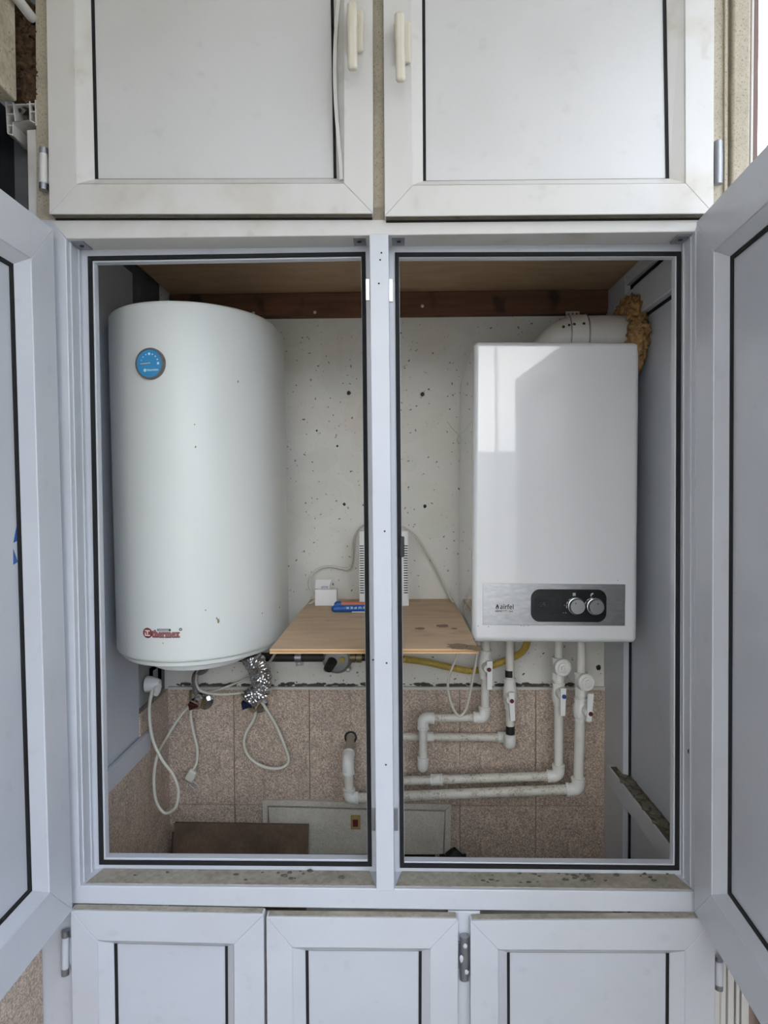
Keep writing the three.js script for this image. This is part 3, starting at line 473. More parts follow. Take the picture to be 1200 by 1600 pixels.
// ---------------------------------------------------------------- the gas boiler
{
  const d = 1.63, zf = ZC - d, tl = at(738, 533, d), br = at(988, 1003, d), x0 = tl.x, x1 = at(999, 600, d).x, y1 = tl.y, y0 = br.y;
  const b = thing('gas_boiler', 'glossy white wall-hung gas boiler with brushed metal control strip', 'boiler', [(x0 + x1) / 2, y0, zf]);
  const mx = (x0 + x1) / 2, my = (y0 + y1) / 2, w = x1 - x0, h = y1 - y0;
  { // cover: rounded box that runs back to the wall, its top falling slightly towards the back
    const dep = 0.318, g = new RoundedBoxGeometry(w, h, dep, 6, 0.013), p = g.attributes.position;
    for (let i = 0; i < p.count; i++) { const k = (dep / 2 - p.getZ(i)) / dep; if (p.getY(i) > 0) p.setY(i, p.getY(i) - 0.042 * k); }
    g.translate(mx, my, zf - dep / 2); add(b, 'cover', g, M.boiler);
  }
  const P = (px, py) => at(px, py, d);
  const a = P(755, 912), c = P(977, 976), z = zf;
  const strip = add(b, 'control_strip', box(a.x, c.x, c.y, a.y, z - 0.004, z + 0.0012, 0.0008), M.brush, 'brushed metal strip');
  const rr = (x0, x1, y0, y1, r, zz, dep) => { const s = new THREE.Shape(); s.moveTo(x0 + r, y0); s.lineTo(x1 - r, y0); s.absarc(x1 - r, y0 + r, r, -Math.PI / 2, 0); s.lineTo(x1, y1 - r); s.absarc(x1 - r, y1 - r, r, 0, Math.PI / 2); s.lineTo(x0 + r, y1); s.absarc(x0 + r, y1 - r, r, Math.PI / 2, Math.PI); s.lineTo(x0, y0 + r); s.absarc(x0 + r, y0 + r, r, Math.PI, Math.PI * 1.5);
    const g = new THREE.ExtrudeGeometry(s, { depth: dep, bevelEnabled: true, bevelSize: 0.0006, bevelThickness: 0.0006, bevelSegments: 2, curveSegments: 10 }); g.translate(0, 0, zz); return g; };
  const e = P(830, 920.5), f = P(947, 970);
  const fascia = add(b, 'control_fascia', rr(e.x, f.x, f.y, e.y, 0.021, z + 0.001, 0.002), M.gloss, 'glossy black control panel');
  const l0 = P(836, 931), l1 = P(871, 957);
  add(fascia, 'display', rr(l0.x, l1.x, l1.y, l0.y, 0.006, z + 0.0032, 0.001), phys({ color: lin(0.012, 0.016, 0.018), roughness: 0.18 }));
  const scr = canvasTex(256, 128, (x) => { x.fillStyle = '#0d1114'; x.fillRect(0, 0, 256, 128); x.fillStyle = '#38464c'; x.font = 'bold 110px monospace'; x.fillText('59', 20, 104); x.font = 'bold 60px sans-serif'; x.fillText('c', 186, 104); });
  const s0 = P(841, 938), s1 = P(860, 949), sg = new THREE.PlaneGeometry(s1.x - s0.x, s0.y - s1.y); sg.translate((s0.x + s1.x) / 2, (s0.y + s1.y) / 2, z + 0.0051); add(fascia, 'digits', sg, std({ map: scr, roughness: 0.2 }));
  for (const [px, py] of [[900, 945.5], [929.5, 946]]) { const k = P(px, py);
    const kn = add(fascia, 'knob', lathe(V(k.x, k.y, z + 0.003), V(0, 0, 1), [[0.0205, 0], [0.0198, 0.004], [0.018, 0.0045], [0.0176, 0.014], [0.0168, 0.0152], [0, 0.0152]], 40), M.brush, 'round brushed metal knob');
    const dotP = V(k.x + (px < 915 ? -0.005 : 0.002), k.y + 0.008, z + 0.0182); add(kn, 'pointer_dot', cyl(dotP, V(dotP.x, dotP.y, dotP.z + 0.0006), 0.0014, 0.0014, 10), M.black); }
  const marks = canvasTex(512, 256, (x, W, H) => { x.fillStyle = '#07070a'; x.fillRect(0, 0, W, H); x.strokeStyle = '#d4d4d4'; x.fillStyle = '#d4d4d4';
    for (const cx of [142, 362]) { for (let i = 0; i < 7; i++) { const a0 = (-195 + i * 30) * Math.PI / 180; x.lineWidth = 7 + (i > 2 ? 3 : 0); x.beginPath(); x.arc(cx, 155, 88, a0, a0 + 0.36); x.stroke(); } }
    x.fillRect(128, 10, 34, 32); x.fillStyle = '#07070a'; for (let i = 0; i < 4; i++) x.fillRect(134 + i * 7, 12, 2, 28); x.fillStyle = '#d4d4d4'; x.fillRect(350, 14, 26, 12); x.fillRect(344, 22, 12, 24); x.fillRect(364, 8, 12, 10);
    x.fillStyle = '#b06a3c'; x.beginPath(); x.arc(30, 146, 8, 0, 7); x.fill(); x.fillStyle = '#d4d4d4'; x.font = '20px sans-serif'; x.fillText('0', 12, 236); x.fillText('R', 40, 236); x.fillText('-', 270, 236); x.fillText('+', 214, 236); x.fillText('+', 440, 236); });
  const m0 = P(878, 924), m1 = P(944, 960), mg = new THREE.PlaneGeometry(m1.x - m0.x, m0.y - m1.y); mg.translate((m0.x + m1.x) / 2, (m0.y + m1.y) / 2, z + 0.00385); add(fascia, 'dial_markings', mg, std({ map: marks, roughness: 0.3 }));
  // printed logo on the strip
  const logo = (mask) => canvasTex(512, 192, (x, W, H) => { x.fillStyle = mask ? '#000' : '#1a1a1c'; x.fillRect(0, 0, W, H); x.fillStyle = mask ? '#fff' : '#1a1a1c'; x.font = 'bold 128px sans-serif'; x.fillText('airfel', 112, 110, 392);
    x.beginPath(); x.moveTo(52, 8); x.bezierCurveTo(100, 60, 100, 110, 52, 116); x.bezierCurveTo(0, 110, 6, 70, 52, 8); x.fill(); if (mask) { x.fillStyle = '#000'; x.beginPath(); x.ellipse(52, 92, 13, 20, 0, 0, 7); x.fill(); x.fillStyle = '#fff'; }
    x.font = 'bold 40px sans-serif'; x.fillText('DigiFlex', 6, 166, 270); x.fillText('DUO', 330, 166, 170); x.fillRect(6, 134, 280, 8); });
  const al = logo(true); al.colorSpace = THREE.NoColorSpace; const g0 = P(774, 943), g1 = P(808, 958), lg = new THREE.PlaneGeometry(g1.x - g0.x, g0.y - g1.y); lg.translate((g0.x + g1.x) / 2, (g0.y + g1.y) / 2, z + 0.0016);
  add(strip, 'printed_logo', lg, std({ map: logo(false), alphaMap: al, transparent: true, alphaTest: 0.5, roughness: 0.6 }));
  for (const [px, py] of [[748, 978], [764, 979], [815, 977], [819, 977.5], [826, 977], [966, 905]]) { const p = P(px, py); add(b, 'dirt_speck', ballish(V(p.x, p.y, z), 0.0012, 0.001, 0.0007, 0.4, 2, 2, px), M.rubber); }
  b.rotation.set(-0.019, 0.016, -0.011); b.position.z += 0.008; b.position.x -= 0.003;
}

// ---------------------------------------------------------------- flue, foam
{
  const D = 1.74, zf = ZC - D, yA = Y(0.391), r = 0.052, xv = at(820, 520, D).x + r;
  const f = thing('flue_duct', 'cream flue elbow running from the boiler top into the side partition', 'flue', [xv, Y(0.33), zf]);
  const pts = []; for (let i = 0; i <= 12; i++) { const a = Math.PI - Math.PI / 2 * i / 12; pts.push(V(xv + 0.085 + 0.085 * Math.cos(a), yA - 0.085 + 0.085 * Math.sin(a), zf)); }
  pts.unshift(V(xv, yA - 0.1, zf)); pts.push(V(xv + 0.12, yA, zf), V(0.62, yA, zf)); 
  add(f, 'duct', tube(pts, r, 90, 36), M.duct);
  const xb = at(899, 510, D).x;
  const band = add(f, 'clamp_band', cyl(V(xb - 0.022, yA, zf), V(xb + 0.022, yA, zf), r + 0.0025, r + 0.0025, 40), M.duct);
  for (const dx of [-0.022, 0.022]) { const g = new THREE.TorusGeometry(r + 0.0025, 0.0016, 8, 40); g.rotateY(Math.PI / 2); g.translate(xb + dx, yA, zf); add(band, 'rim', g, M.zinc); }
  for (const [px, py, s] of [[878, 513, 1.2], [887, 510, 1], [895, 509, 1.3], [910, 508, 1.3]]) { const p = at(px, py, D - r * 0.7); const dy = p.y - yA, zz = zf + Math.sqrt(Math.max(0, (r + 0.002) ** 2 - dy * dy)); add(f, 'screw', ballish(V(p.x, p.y, zz), 0.003 * s, 0.003 * s, 0.002, 0.1, 2, 2), M.darkMetal); }
  const a = at(884, 487, D), hs = [];
  const sh = new THREE.Shape([[a.x, yA + r], [a.x + 0.034, yA + r], [a.x + 0.034, a.y], [a.x, a.y]].map((p) => new THREE.Vector2(...p)));
  for (let i = 0; i < 3; i++) { const h = new THREE.Path(); h.absarc(a.x + 0.007 + i * 0.010, a.y - 0.006, 0.0028, 0, 7, true); sh.holes.push(h); }
  const tg = new THREE.ExtrudeGeometry(sh, { depth: 0.002, bevelEnabled: false }); tg.translate(0, 0, zf); add(f, 'bracket_tab', tg, M.steel, 'perforated steel tab');
  const lumps = []; for (let i = 0; i < 17; i++) { const a = i / 17 * 6.283, k = r + 0.012 + 0.014 * rnd(); lumps.push(ballish(V(0.572 + 0.012 * rnd(), yA + Math.sin(a) * k, zf + Math.cos(a) * k * 1.05), 0.016 + 0.012 * rnd(), 0.019 + 0.013 * rnd(), 0.021 + 0.014 * rnd(), 0.55, 2.4, 4, i * 3)); }
  lumps.push(ballish(V(0.582, yA - 0.075, zf + 0.075), 0.008, 0.028, 0.012, 0.6, 2.5, 3, 77), ballish(V(0.575, yA - 0.03, zf + 0.085), 0.014, 0.04, 0.02, 0.6, 2.5, 3, 99));
  solo('expanding_foam', 'lumpy yellow-brown foam around the flue at the side partition', 'foam', merge(lumps), M.foam);
}

// ---------------------------------------------------------------- shelf and what lies on it
const YSH = -0.3025, SHT = 0.0095;
{ const s = thing('plywood_shelf', 'small plywood shelf between the water heater and the boiler', 'shelf', [-0.05, Y(YSH) - SHT, -0.4]);
  const x0 = -0.252, x1 = 0.155, zf = -0.086;
  add(s, 'board', box(x0, x1, Y(YSH) - SHT, Y(YSH), ZB + 0.001, zf - 0.0008, 0.0006), M.shelf);
  for (let i = 0; i < 3; i++) add(s, 'edge_ply', box(x0, x1, Y(YSH) - SHT + i * SHT / 3 + 0.0001, Y(YSH) - SHT + (i + 1) * SHT / 3 - 0.0001, zf - 0.001, zf, 0.0003), i === 1 ? std({ color: lin(0.42, 0.25, 0.12), roughness: 0.8 }) : M.plyEdge);
  for (const [px, py, s1] of [[656, 982, 6], [692, 978, 8], [710, 982, 4], [715, 1010, 12], [740, 1012, 10]]) { const r = rayOf(px, py), t = YSH / r.y, p = V(r.x * t, Y(YSH), ZC + r.z * t); add(s, 'stain', ballish(V(p.x, p.y, p.z), s1 * 0.0016, 0.00035, s1 * 0.002, 0.7, 2.2, 3, px), std({ color: lin(0.24, 0.165, 0.10), roughness: 0.9 })); }
}
const onShelf = (px, py) => { const r = rayOf(px, py), t = YSH / r.y; return V(r.x * t, Y(YSH), ZC + r.z * t); };
{ // vented white box behind the mullion
  const p = onShelf(600, 948), hw = 0.0665, h = 0.203, t = thing('vented_box', 'upright white plastic box with rows of vent slots behind the mullion', 'router', p);
  const body = add(t, 'housing', box(p.x - hw, p.x + hw, p.y, p.y + h, p.z - 0.034, p.z, 0.004), M.plastic);
  for (const s of [-1, 1]) for (let i = 0; i < 20; i++) { const y = p.y + 0.036 + i * 0.0066, x = p.x + s * (hw - 0.008); add(t, 'vent_slot', box(x - 0.0055, x + 0.0055, y, y + 0.0027, p.z - 0.003, p.z + 0.0003, 0), M.black); }
}
{ const p = onShelf(509, 947), t = thing('junction_box', 'small white terminal box with open lid at the left of the shelf', 'junction box', p);
  add(t, 'housing', box(p.x - 0.030, p.x + 0.030, p.y, p.y + 0.045, p.z - 0.034, p.z, 0.003), M.plastic);
  add(t, 'lid', hexa([V(p.x - 0.030, p.y + 0.046, p.z - 0.012), V(p.x + 0.006, p.y + 0.046, p.z - 0.012), V(p.x + 0.014, p.y + 0.068, p.z - 0.028), V(p.x - 0.030, p.y + 0.068, p.z - 0.028)], [V(p.x - 0.030, p.y + 0.044, p.z - 0.017), V(p.x + 0.006, p.y + 0.044, p.z - 0.017), V(p.x + 0.014, p.y + 0.066, p.z - 0.032), V(p.x - 0.030, p.y + 0.066, p.z - 0.032)]), M.plastic);
  add(t, 'terminal', box(p.x - 0.012, p.x + 0.004, p.y + 0.044, p.y + 0.052, p.z - 0.012, p.z - 0.006, 0.001), M.zinc);
}
{ // pliers: two spread sleeved handles and the steel jaws hidden behind the mullion
  const a = onShelf(518, 956), zc = a.z, y = Y(YSH), xe = -0.035;
  const t = thing('pliers', 'pliers with blue and orange sleeves lying on the shelf', 'pliers', V(-0.08, y, zc));
  const grip = (x0, x1, z0, z1, r) => { const g = new RoundedBoxGeometry(x1 - x0, r * 2, r * 2, 5, r * 0.98); const q = g.attributes.position; for (let i = 0; i < q.count; i++) { const k = q.getX(i) / (x1 - x0) + 0.5; q.setZ(i, q.getZ(i) + z0 + (z1 - z0) * k); } g.translate((x0 + x1) / 2, y + r, 0); return g; };
  const zf = zc + 0.004, zr = zc - 0.058;
  const g1 = add(t, 'handle', grip(a.x, xe, zf, zf - 0.012, 0.0088), M.plier, 'blue handle');
  const g2 = add(t, 'handle', grip(a.x + 0.001, a.x + 0.028, zr, zr + 0.003, 0.0092), M.plier, 'blue handle with orange sleeve');
  add(g2, 'sleeve', grip(a.x + 0.015, xe, zr + 0.0015, zr + 0.026, 0.0094), M.orange, 'orange sleeve');
  add(t, 'jaw', merge(box(xe - 0.004, 0.004, y + 0.003, y + 0.014, zc - 0.04, zc - 0.024, 0.003), box(xe - 0.004, 0.004, y + 0.003, y + 0.014, zc - 0.023, zc - 0.008, 0.003)), M.steel);
  add(t, 'steel_edge', box(a.x + 0.052, xe, y + 0.0004, y + 0.003, zf + 0.002, zf + 0.0105, 0.0008), M.steel);
  const tx = (mask) => canvasTex(512, 96, (x, W, H) => { x.fillStyle = mask ? '#000' : '#b9c2d0'; x.fillRect(0, 0, W, H); x.fillStyle = mask ? '#fff' : '#b9c2d0'; x.translate(W, H); x.rotate(Math.PI); x.font = 'bold 96px sans-serif'; x.fillText('S U P E R', 8, 82, 490); });
  const al = tx(true); al.colorSpace = THREE.NoColorSpace; const p0 = a.x + 0.024, p1 = a.x + 0.088, pg = new THREE.PlaneGeometry(p1 - p0, 0.0078); pg.rotateX(-0.45); pg.rotateY(0.09); pg.translate((p0 + p1) / 2, y + 0.0118, zf + 0.0044); add(g1, 'lettering', pg, std({ map: tx(false), alphaMap: al, transparent: true, alphaTest: 0.5, roughness: 0.5 }));
}

// ---------------------------------------------------------------- cables
const path = (arr) => arr.map(([x, y, d]) => at(x, y, d));
solo('white_cable', 'thin flat cable arching from the terminal box behind the mullion and down its right', 'cable', tube(path([[490, 928, 1.855], [484, 918, 1.87], [485, 903, 1.9], [496, 890, 1.93], [513, 885, 1.935], [532, 888, 1.935], [545, 889, 1.93], [550, 879, 1.93], [551, 860, 1.93], [554, 840, 1.92], [563, 825, 1.90], [580, 817, 1.87], [605, 816, 1.86], [628, 823, 1.87], [648, 837, 1.89], [668, 865, 1.92], [690, 905, 1.92], [704, 935, 1.90], [716, 952, 1.86], [728, 975, 1.72], [740, 999, 1.58]]), 0.0032, 160, 8), M.cable);
solo('white_cable', 'thin white cable hanging in a loop below the right end of the shelf', 'cable', tube(path([[752, 985, 1.75], [748, 1006, 1.76], [743, 1037, 1.78], [735, 1079, 1.80], [727, 1111, 1.80], [718, 1119, 1.80], [709, 1109, 1.80], [700, 1077, 1.81], [702, 1056, 1.81], [712, 1030, 1.81], [720, 1008, 1.80]]), 0.0034, 100, 8), M.cable);
solo('white_cable', 'thin white cable running along the left edge of the shelf behind the tank', 'cable', tube(path([[493, 938, 1.87], [478, 948, 1.86], [462, 966, 1.83], [446, 990, 1.82], [430, 1021, 1.86], [418, 1038, 1.89], [405, 1050, 1.90]]), 0.0034, 60, 8), M.cable);
{ const c = thing('power_cord', 'white power cord looping below the grey socket with its plug in it', 'power cord', at(259, 1271, 1.84));
  add(c, 'cord', tube(path([[238, 1078, 1.74], [234, 1100, 1.73], [234, 1125, 1.73], [239, 1156, 1.73], [253, 1187, 1.73], [270, 1210, 1.74], [279, 1238, 1.75], [273, 1263, 1.75], [259, 1271, 1.75], [246, 1257, 1.75], [240.5, 1221, 1.75], [245, 1184, 1.75], [262, 1150, 1.86], [284, 1116, 1.88], [300, 1098, 1.89], [308, 1084, 1.90], [306, 1064, 1.89], [312, 1048, 1.86], [320, 1030, 1.73]]), 0.0040, 160, 9), M.cable);
  const p = atX(240, 1069, -0.645), q = atX(254, 1060, -0.658); // plug body with its side cap
  const pl = add(c, 'plug', merge(lathe(V(-0.664, p.y, p.z), V(1, 0, 0), [[0.021, 0], [0.021, 0.012], [0.017, 0.026], [0.0125, 0.036], [0, 0.037]], 24), lathe(V(p.x + 0.012, p.y - 0.004, p.z + 0.004), V(0.15, -0.5, 0.85), [[0.011, 0], [0.010, 0.018], [0.006, 0.03], [0, 0.03]], 20)), M.plastic, 'white plug in the socket');
}
solo('white_cable', 'white cable curving from the heater base towards the foil wrap', 'cable', tube(path([[318, 1034, 1.80], [309, 1050, 1.83], [306.5, 1066, 1.86], [312, 1078, 1.87], [325, 1083, 1.87], [345, 1085, 1.88], [366, 1084, 1.89], [388, 1081, 1.90]]), 0.0038, 70, 8), M.cable);
solo('white_cable', 'upper white cable sagging straight to the foil wrap', 'cable', tube(path([[322, 1083, 1.905], [340, 1078, 1.91], [357, 1072, 1.915], [374, 1065, 1.915], [394, 1056, 1.915]]), 0.0034, 50, 8), M.cable);
{ const c = thing('power_cord', 'cream power cord hanging from the red tap with a loose two-pin plug', 'power cord', at(300, 1230, 1.9));
  add(c, 'cord', tube(path([[300, 1096, 1.90], [298, 1118, 1.90], [302, 1143, 1.90], [308, 1169, 1.90], [307.5, 1190, 1.90], [301, 1205, 1.895]]), 0.0042, 70, 9), M.cable);
  const A = at(303, 1202, 1.895), B = at(294, 1222, 1.885), e = V(0.8, -0.6, 0.05).normalize();
  const body = new RoundedBoxGeometry(0.026, 0.034, 0.018, 3, 0.006); body.rotateZ(-0.5); body.translate((A.x + B.x) / 2, (A.y + B.y) / 2, A.z + 0.004); const pl = add(c, 'plug', uvm(body), M.cable, 'loose two-pin plug');
  for (const k of [0, 1]) { const s = at(299 + k * 5.5 - 4, 1224 - k * 6 + 2, 1.885); add(pl, 'prong', cyl(s, s.clone().addScaledVector(e, 0.021), 0.0022, 0.002, 10), M.zinc); }
}
solo('white_cable', 'cream cable hanging in a closed loop under the foil wrap', 'cable', tube(path([[401, 1088, 1.905], [400, 1105, 1.905], [397, 1123, 1.905], [386, 1142, 1.90], [381, 1160, 1.90], [386, 1178, 1.90], [403, 1194, 1.90], [429, 1201, 1.90], [446, 1197, 1.90], [451, 1188, 1.90], [443, 1161, 1.90], [426, 1124, 1.905], [407, 1094, 1.905]]), 0.0046, 120, 9), M.cable);

// ---------------------------------------------------------------- taps, socket, foil at the left
function angleTap(px, py, hx, hy, dot, label) {
  const p = at(px, py, 1.94), t = thing('angle_valve', label, 'valve', V(p.x, p.y, ZB + 0.01));
  const zw = ZB + 0.0105; add(t, 'escutcheon', lathe(V(p.x, p.y, zw), V(0, 0, 1), [[0.027, 0], [0.026, 0.004], [0.018, 0.010], [0.012, 0.012], [0, 0.012]], 28), M.chrome);
  const e = V(p.x - 0.006, p.y + 0.002, zw + 0.055); add(t, 'body', merge(cyl(V(p.x, p.y, zw + 0.008), e, 0.0115), cyl(V(e.x - 0.012, e.y, e.z - 0.004), V(e.x - 0.012, e.y + 0.04, e.z - 0.01), 0.0105)), M.brass);
  const h = at(hx, hy, ZC - e.z - 0.035), o = V(h.x, h.y, h.z); const dir = V(-0.25, -0.55, 0.8).normalize();
  const hd = add(t, 'handle', lathe(o.clone().addScaledVector(dir, -0.03), dir, [[0.010, 0], [0.013, 0.006], [0.0165, 0.026], [0.0165, 0.03], [0, 0.031]], 3 * 8), M.chrome, 'chrome tap handle');
  const s = o.clone().addScaledVector(dir, 0.0015); add(hd, 'colour_insert', hexa([V(s.x - 0.015, s.y + 0.004, s.z + 0.004), V(s.x - 0.013, s.y - 0.017, s.z - 0.004), V(s.x + 0.012, s.y - 0.006, s.z + 0.001), V(s.x + 0.012, s.y - 0.001, s.z + 0.003)], [V(s.x - 0.015, s.y + 0.004, s.z - 0.008), V(s.x - 0.013, s.y - 0.015, s.z - 0.012), V(s.x + 0.012, s.y - 0.006, s.z - 0.01), V(s.x + 0.012, s.y - 0.001, s.z - 0.009)]), dot);
}
angleTap(320, 1094, 303, 1101, std({ color: lin(0.07, 0.012, 0.014), roughness: 0.4 }), 'chrome angle valve with a red handle insert below the heater');
angleTap(405, 1099, 386, 1100, std({ color: lin(0.012, 0.02, 0.06), roughness: 0.4 }), 'chrome angle valve with a blue handle insert below the foil');
solo('connector_hose', 'dark braided hose rising from the red tap into the heater', 'hose', tube(path([[306, 1082, 1.88], [304, 1062, 1.87], [307, 1052, 1.85], [316, 1049, 1.82], [322, 1043, 1.79], [325, 1020, 1.77]]), 0.0085, 60, 12), M.zinc);
{ // crumpled foil round the second hose
  const path2 = new THREE.CatmullRomCurve3(path([[388, 1018, 1.78], [398, 1035, 1.81], [407, 1054, 1.84], [408, 1072, 1.86], [398, 1086, 1.87], [387, 1096, 1.86]]));
  let g = new THREE.TubeGeometry(path2, 110, 0.0245, 44, false); g = g.toNonIndexed ? g : g; const p = g.attributes.position, n = g.attributes.normal;
  for (let i = 0; i < p.count; i++) { const v = V(p.getX(i), p.getY(i), p.getZ(i)), k = 60; const a = fb(v.x * k, v.y * k, v.z * k, 3), r = 1 - Math.abs(noise.noise(v.x * 130, v.y * 130, v.z * 130)) * 2; const s = 0.011 * a + 0.0035 * r; p.setXYZ(i, v.x + n.getX(i) * s, v.y + n.getY(i) * s, v.z + n.getZ(i) * s); }
  g = g.toNonIndexed(); g.computeVertexNormals(); solo('foil_wrap', 'crumpled silver foil wrapped around the hose under the heater', 'foil', g, M.foil);
}
{ // grey surface socket on the left wall
  const a = atX(211, 1040, -0.664), b = atX(251, 1085, -0.664), s = thing('wall_socket', 'grey flush socket plate on the left wall under the water heater', 'socket', V(-0.668, Y(-0.545), (a.z + b.z) / 2));
  add(s, 'backplate', box(-0.6778, -0.669, Y(-0.552), Y(-0.38), -0.66, -0.502, 0.002), M.greyBox);
  for (const k of [0, 1]) { const y = Y(-0.525 + k * 0.066), z0 = -0.645; const f = add(s, 'socket_frame', prismXY([V(z0, y, 0), V(z0 + 0.075, y, 0), V(z0 + 0.075, y + 0.06, 0), V(z0, y + 0.06, 0)], -0.662, -0.669, 0.001, [[V(z0 + 0.01, y + 0.01, 0), V(z0 + 0.065, y + 0.01, 0), V(z0 + 0.065, y + 0.05, 0), V(z0 + 0.01, y + 0.05, 0)]]).applyMatrix4(new THREE.Matrix4().makeBasis(V(0, 0, 1), V(0, 1, 0), V(1, 0, 0))), M.greyBox); }
}

// ---------------------------------------------------------------- gas line under the shelf
{ const y = at(500, 1027, 1.92).y, z = ZB + 0.03, t = thing('gas_pipe', 'dark steel gas pipe clipped to the wall under the shelf', 'pipe', V(-0.25, y, z));
  add(t, 'pipe', cyl(V(at(372, 1025, 1.92).x, y, z), V(at(509, 1025, 1.92).x, y, z), 0.0125), M.darkMetal);
  add(t, 'pipe', cyl(V(at(541, 1025, 1.92).x, y, z), V(at(600, 1025, 1.92).x, y, z), 0.0105), M.darkMetal);
  for (const px of [551, 561]) { const x = at(px, 1025, 1.92).x; add(t, 'nut', cyl(V(x - 0.008, y, z), V(x + 0.008, y, z), 0.0155, 0.0155, 6), M.brass); }
  const x = at(466, 1033, 1.92).x, c = add(t, 'clip', merge(cyl(V(x - 0.009, y, z), V(x + 0.009, y, z), 0.0145), box(x - 0.011, x + 0.011, y - 0.03, y - 0.008, ZB + 0.001, ZB + 0.006, 0.001)), M.zinc, 'grey pipe clip'); add(c, 'screw', cyl(V(x, y - 0.022, ZB + 0.005), V(x, y - 0.022, ZB + 0.012), 0.005, 0.004, 6), M.steel);
}
{ const p = at(525, 1034, 1.88), t = thing('gas_regulator', 'round grey gas regulator with black port and yellow cap under the shelf', 'regulator', V(p.x, p.y - 0.04, p.z));
  const b = add(t, 'housing', lathe(V(p.x, p.y, ZB + 0.012), V(0, 0, 1), [[0.042, 0], [0.043, 0.020], [0.040, 0.028], [0.034, 0.031], [0.033, 0.036], [0.0, 0.040]], 40), M.cast);
  for (const a of [0.7, 2.4, 3.9, 5.5]) { const x = p.x + 0.043 * Math.cos(a), y = p.y + 0.043 * Math.sin(a); add(t, 'ear', cyl(V(x, y, ZB + 0.018), V(x, y, ZB + 0.036), 0.008), M.cast); add(t, 'screw', cyl(V(x, y, ZB + 0.036), V(x, y, ZB + 0.04), 0.0045, 0.004, 8), M.steel); }
  const q = V(p.x - 0.012, p.y - 0.004, ZB + 0.05), e = V(-0.25, -0.35, 0.9).normalize(); const port = add(t, 'port', cyl(q, q.clone().addScaledVector(e, 0.035), 0.014, 0.0125), M.darkMetal); add(port, 'bore', cyl(q.clone().addScaledVector(e, 0.0345), q.clone().addScaledVector(e, 0.0358), 0.0095), M.black);
  add(t, 'yellow_cap', cyl(V(p.x + 0.016, p.y + 0.001, ZB + 0.049), V(p.x + 0.016, p.y + 0.001, ZB + 0.057), 0.008, 0.0075), M.gasHose, 'yellow cap');
}
{ const c = new THREE.CatmullRomCurve3(path([[572, 1028, 1.92], [600, 1028, 1.915], [628, 1030, 1.91], [667, 1035, 1.91], [704, 1043, 1.905], [735, 1048, 1.90], [752, 1046, 1.90], [774, 1038, 1.89], [792, 1031, 1.88], [811, 1022, 1.86], [821, 1011, 1.82], [825, 992, 1.77]]));
  const L = c.getLength(), n = Math.round(L / 0.0022); let g = new THREE.TubeGeometry(c, n, 0.0092, 14); const p = g.attributes.position, m = g.attributes.normal; for (let i = 0; i < p.count; i++) { const k = Math.floor(i / 15), s = 0.0009 * (k % 3 === 0 ? -1 : 0.5); p.setXYZ(i, p.getX(i) + m.getX(i) * s, p.getY(i) + m.getY(i) * s, p.getZ(i) + m.getZ(i) * s); } g.computeVertexNormals();
  solo('gas_hose', 'yellow corrugated gas hose sagging from the shelf up into the boiler', 'hose', g, M.gasHose); }

// ---------------------------------------------------------------- white plastic water pipes with fittings and valves
const PR = 0.0112;
function seg(t, a, b, r = PR) { return add(t, 'pipe', cyl(a, b, r), Math.abs(a.x - b.x) > 0.05 ? M.pipe : M.pipeClean); }
function elbow(t, c, d1, d2, r = PR, len = 0.030) { // two sockets meeting in a rounded corner
  const R = r * 1.34, a = c.clone().addScaledVector(d1, len), b = c.clone().addScaledVector(d2, len), k = r * 0.9;
  const pts = [a, c.clone().addScaledVector(d1, k), c.clone().addScaledVector(d1, k * 0.3).addScaledVector(d2, k * 0.3), c.clone().addScaledVector(d2, k), b];
  const g = new THREE.TubeGeometry(new THREE.CatmullRomCurve3(pts, false, 'centripetal'), 24, R, 22); const ring = (p, d) => lathe(p, d, [[r, 0.0005], [R * 1.06, 0], [R * 1.06, -0.006], [R, -0.0075]], 22);
  return add(t, 'elbow', merge(uvm(g), uvm(ring(a, d1)), uvm(ring(b, d2))), M.fitting);
}
function collar(t, c, dir, h, R = PR * 1.36, name = 'coupling') { return add(t, name, lathe(c.clone().addScaledVector(dir, -h / 2), dir, [[PR * 0.9, 0], [R * 1.04, 0], [R * 1.04, h * 0.16], [R * 0.97, h * 0.2], [R * 0.97, h * 0.8], [R * 1.04, h * 0.84], [R * 1.04, h], [PR * 0.9, h]], 24), M.fitting); }
function tape(t, a, b) { return add(t, 'tape', cyl(a, b, PR * 1.07), M.black, 'black tape'); }
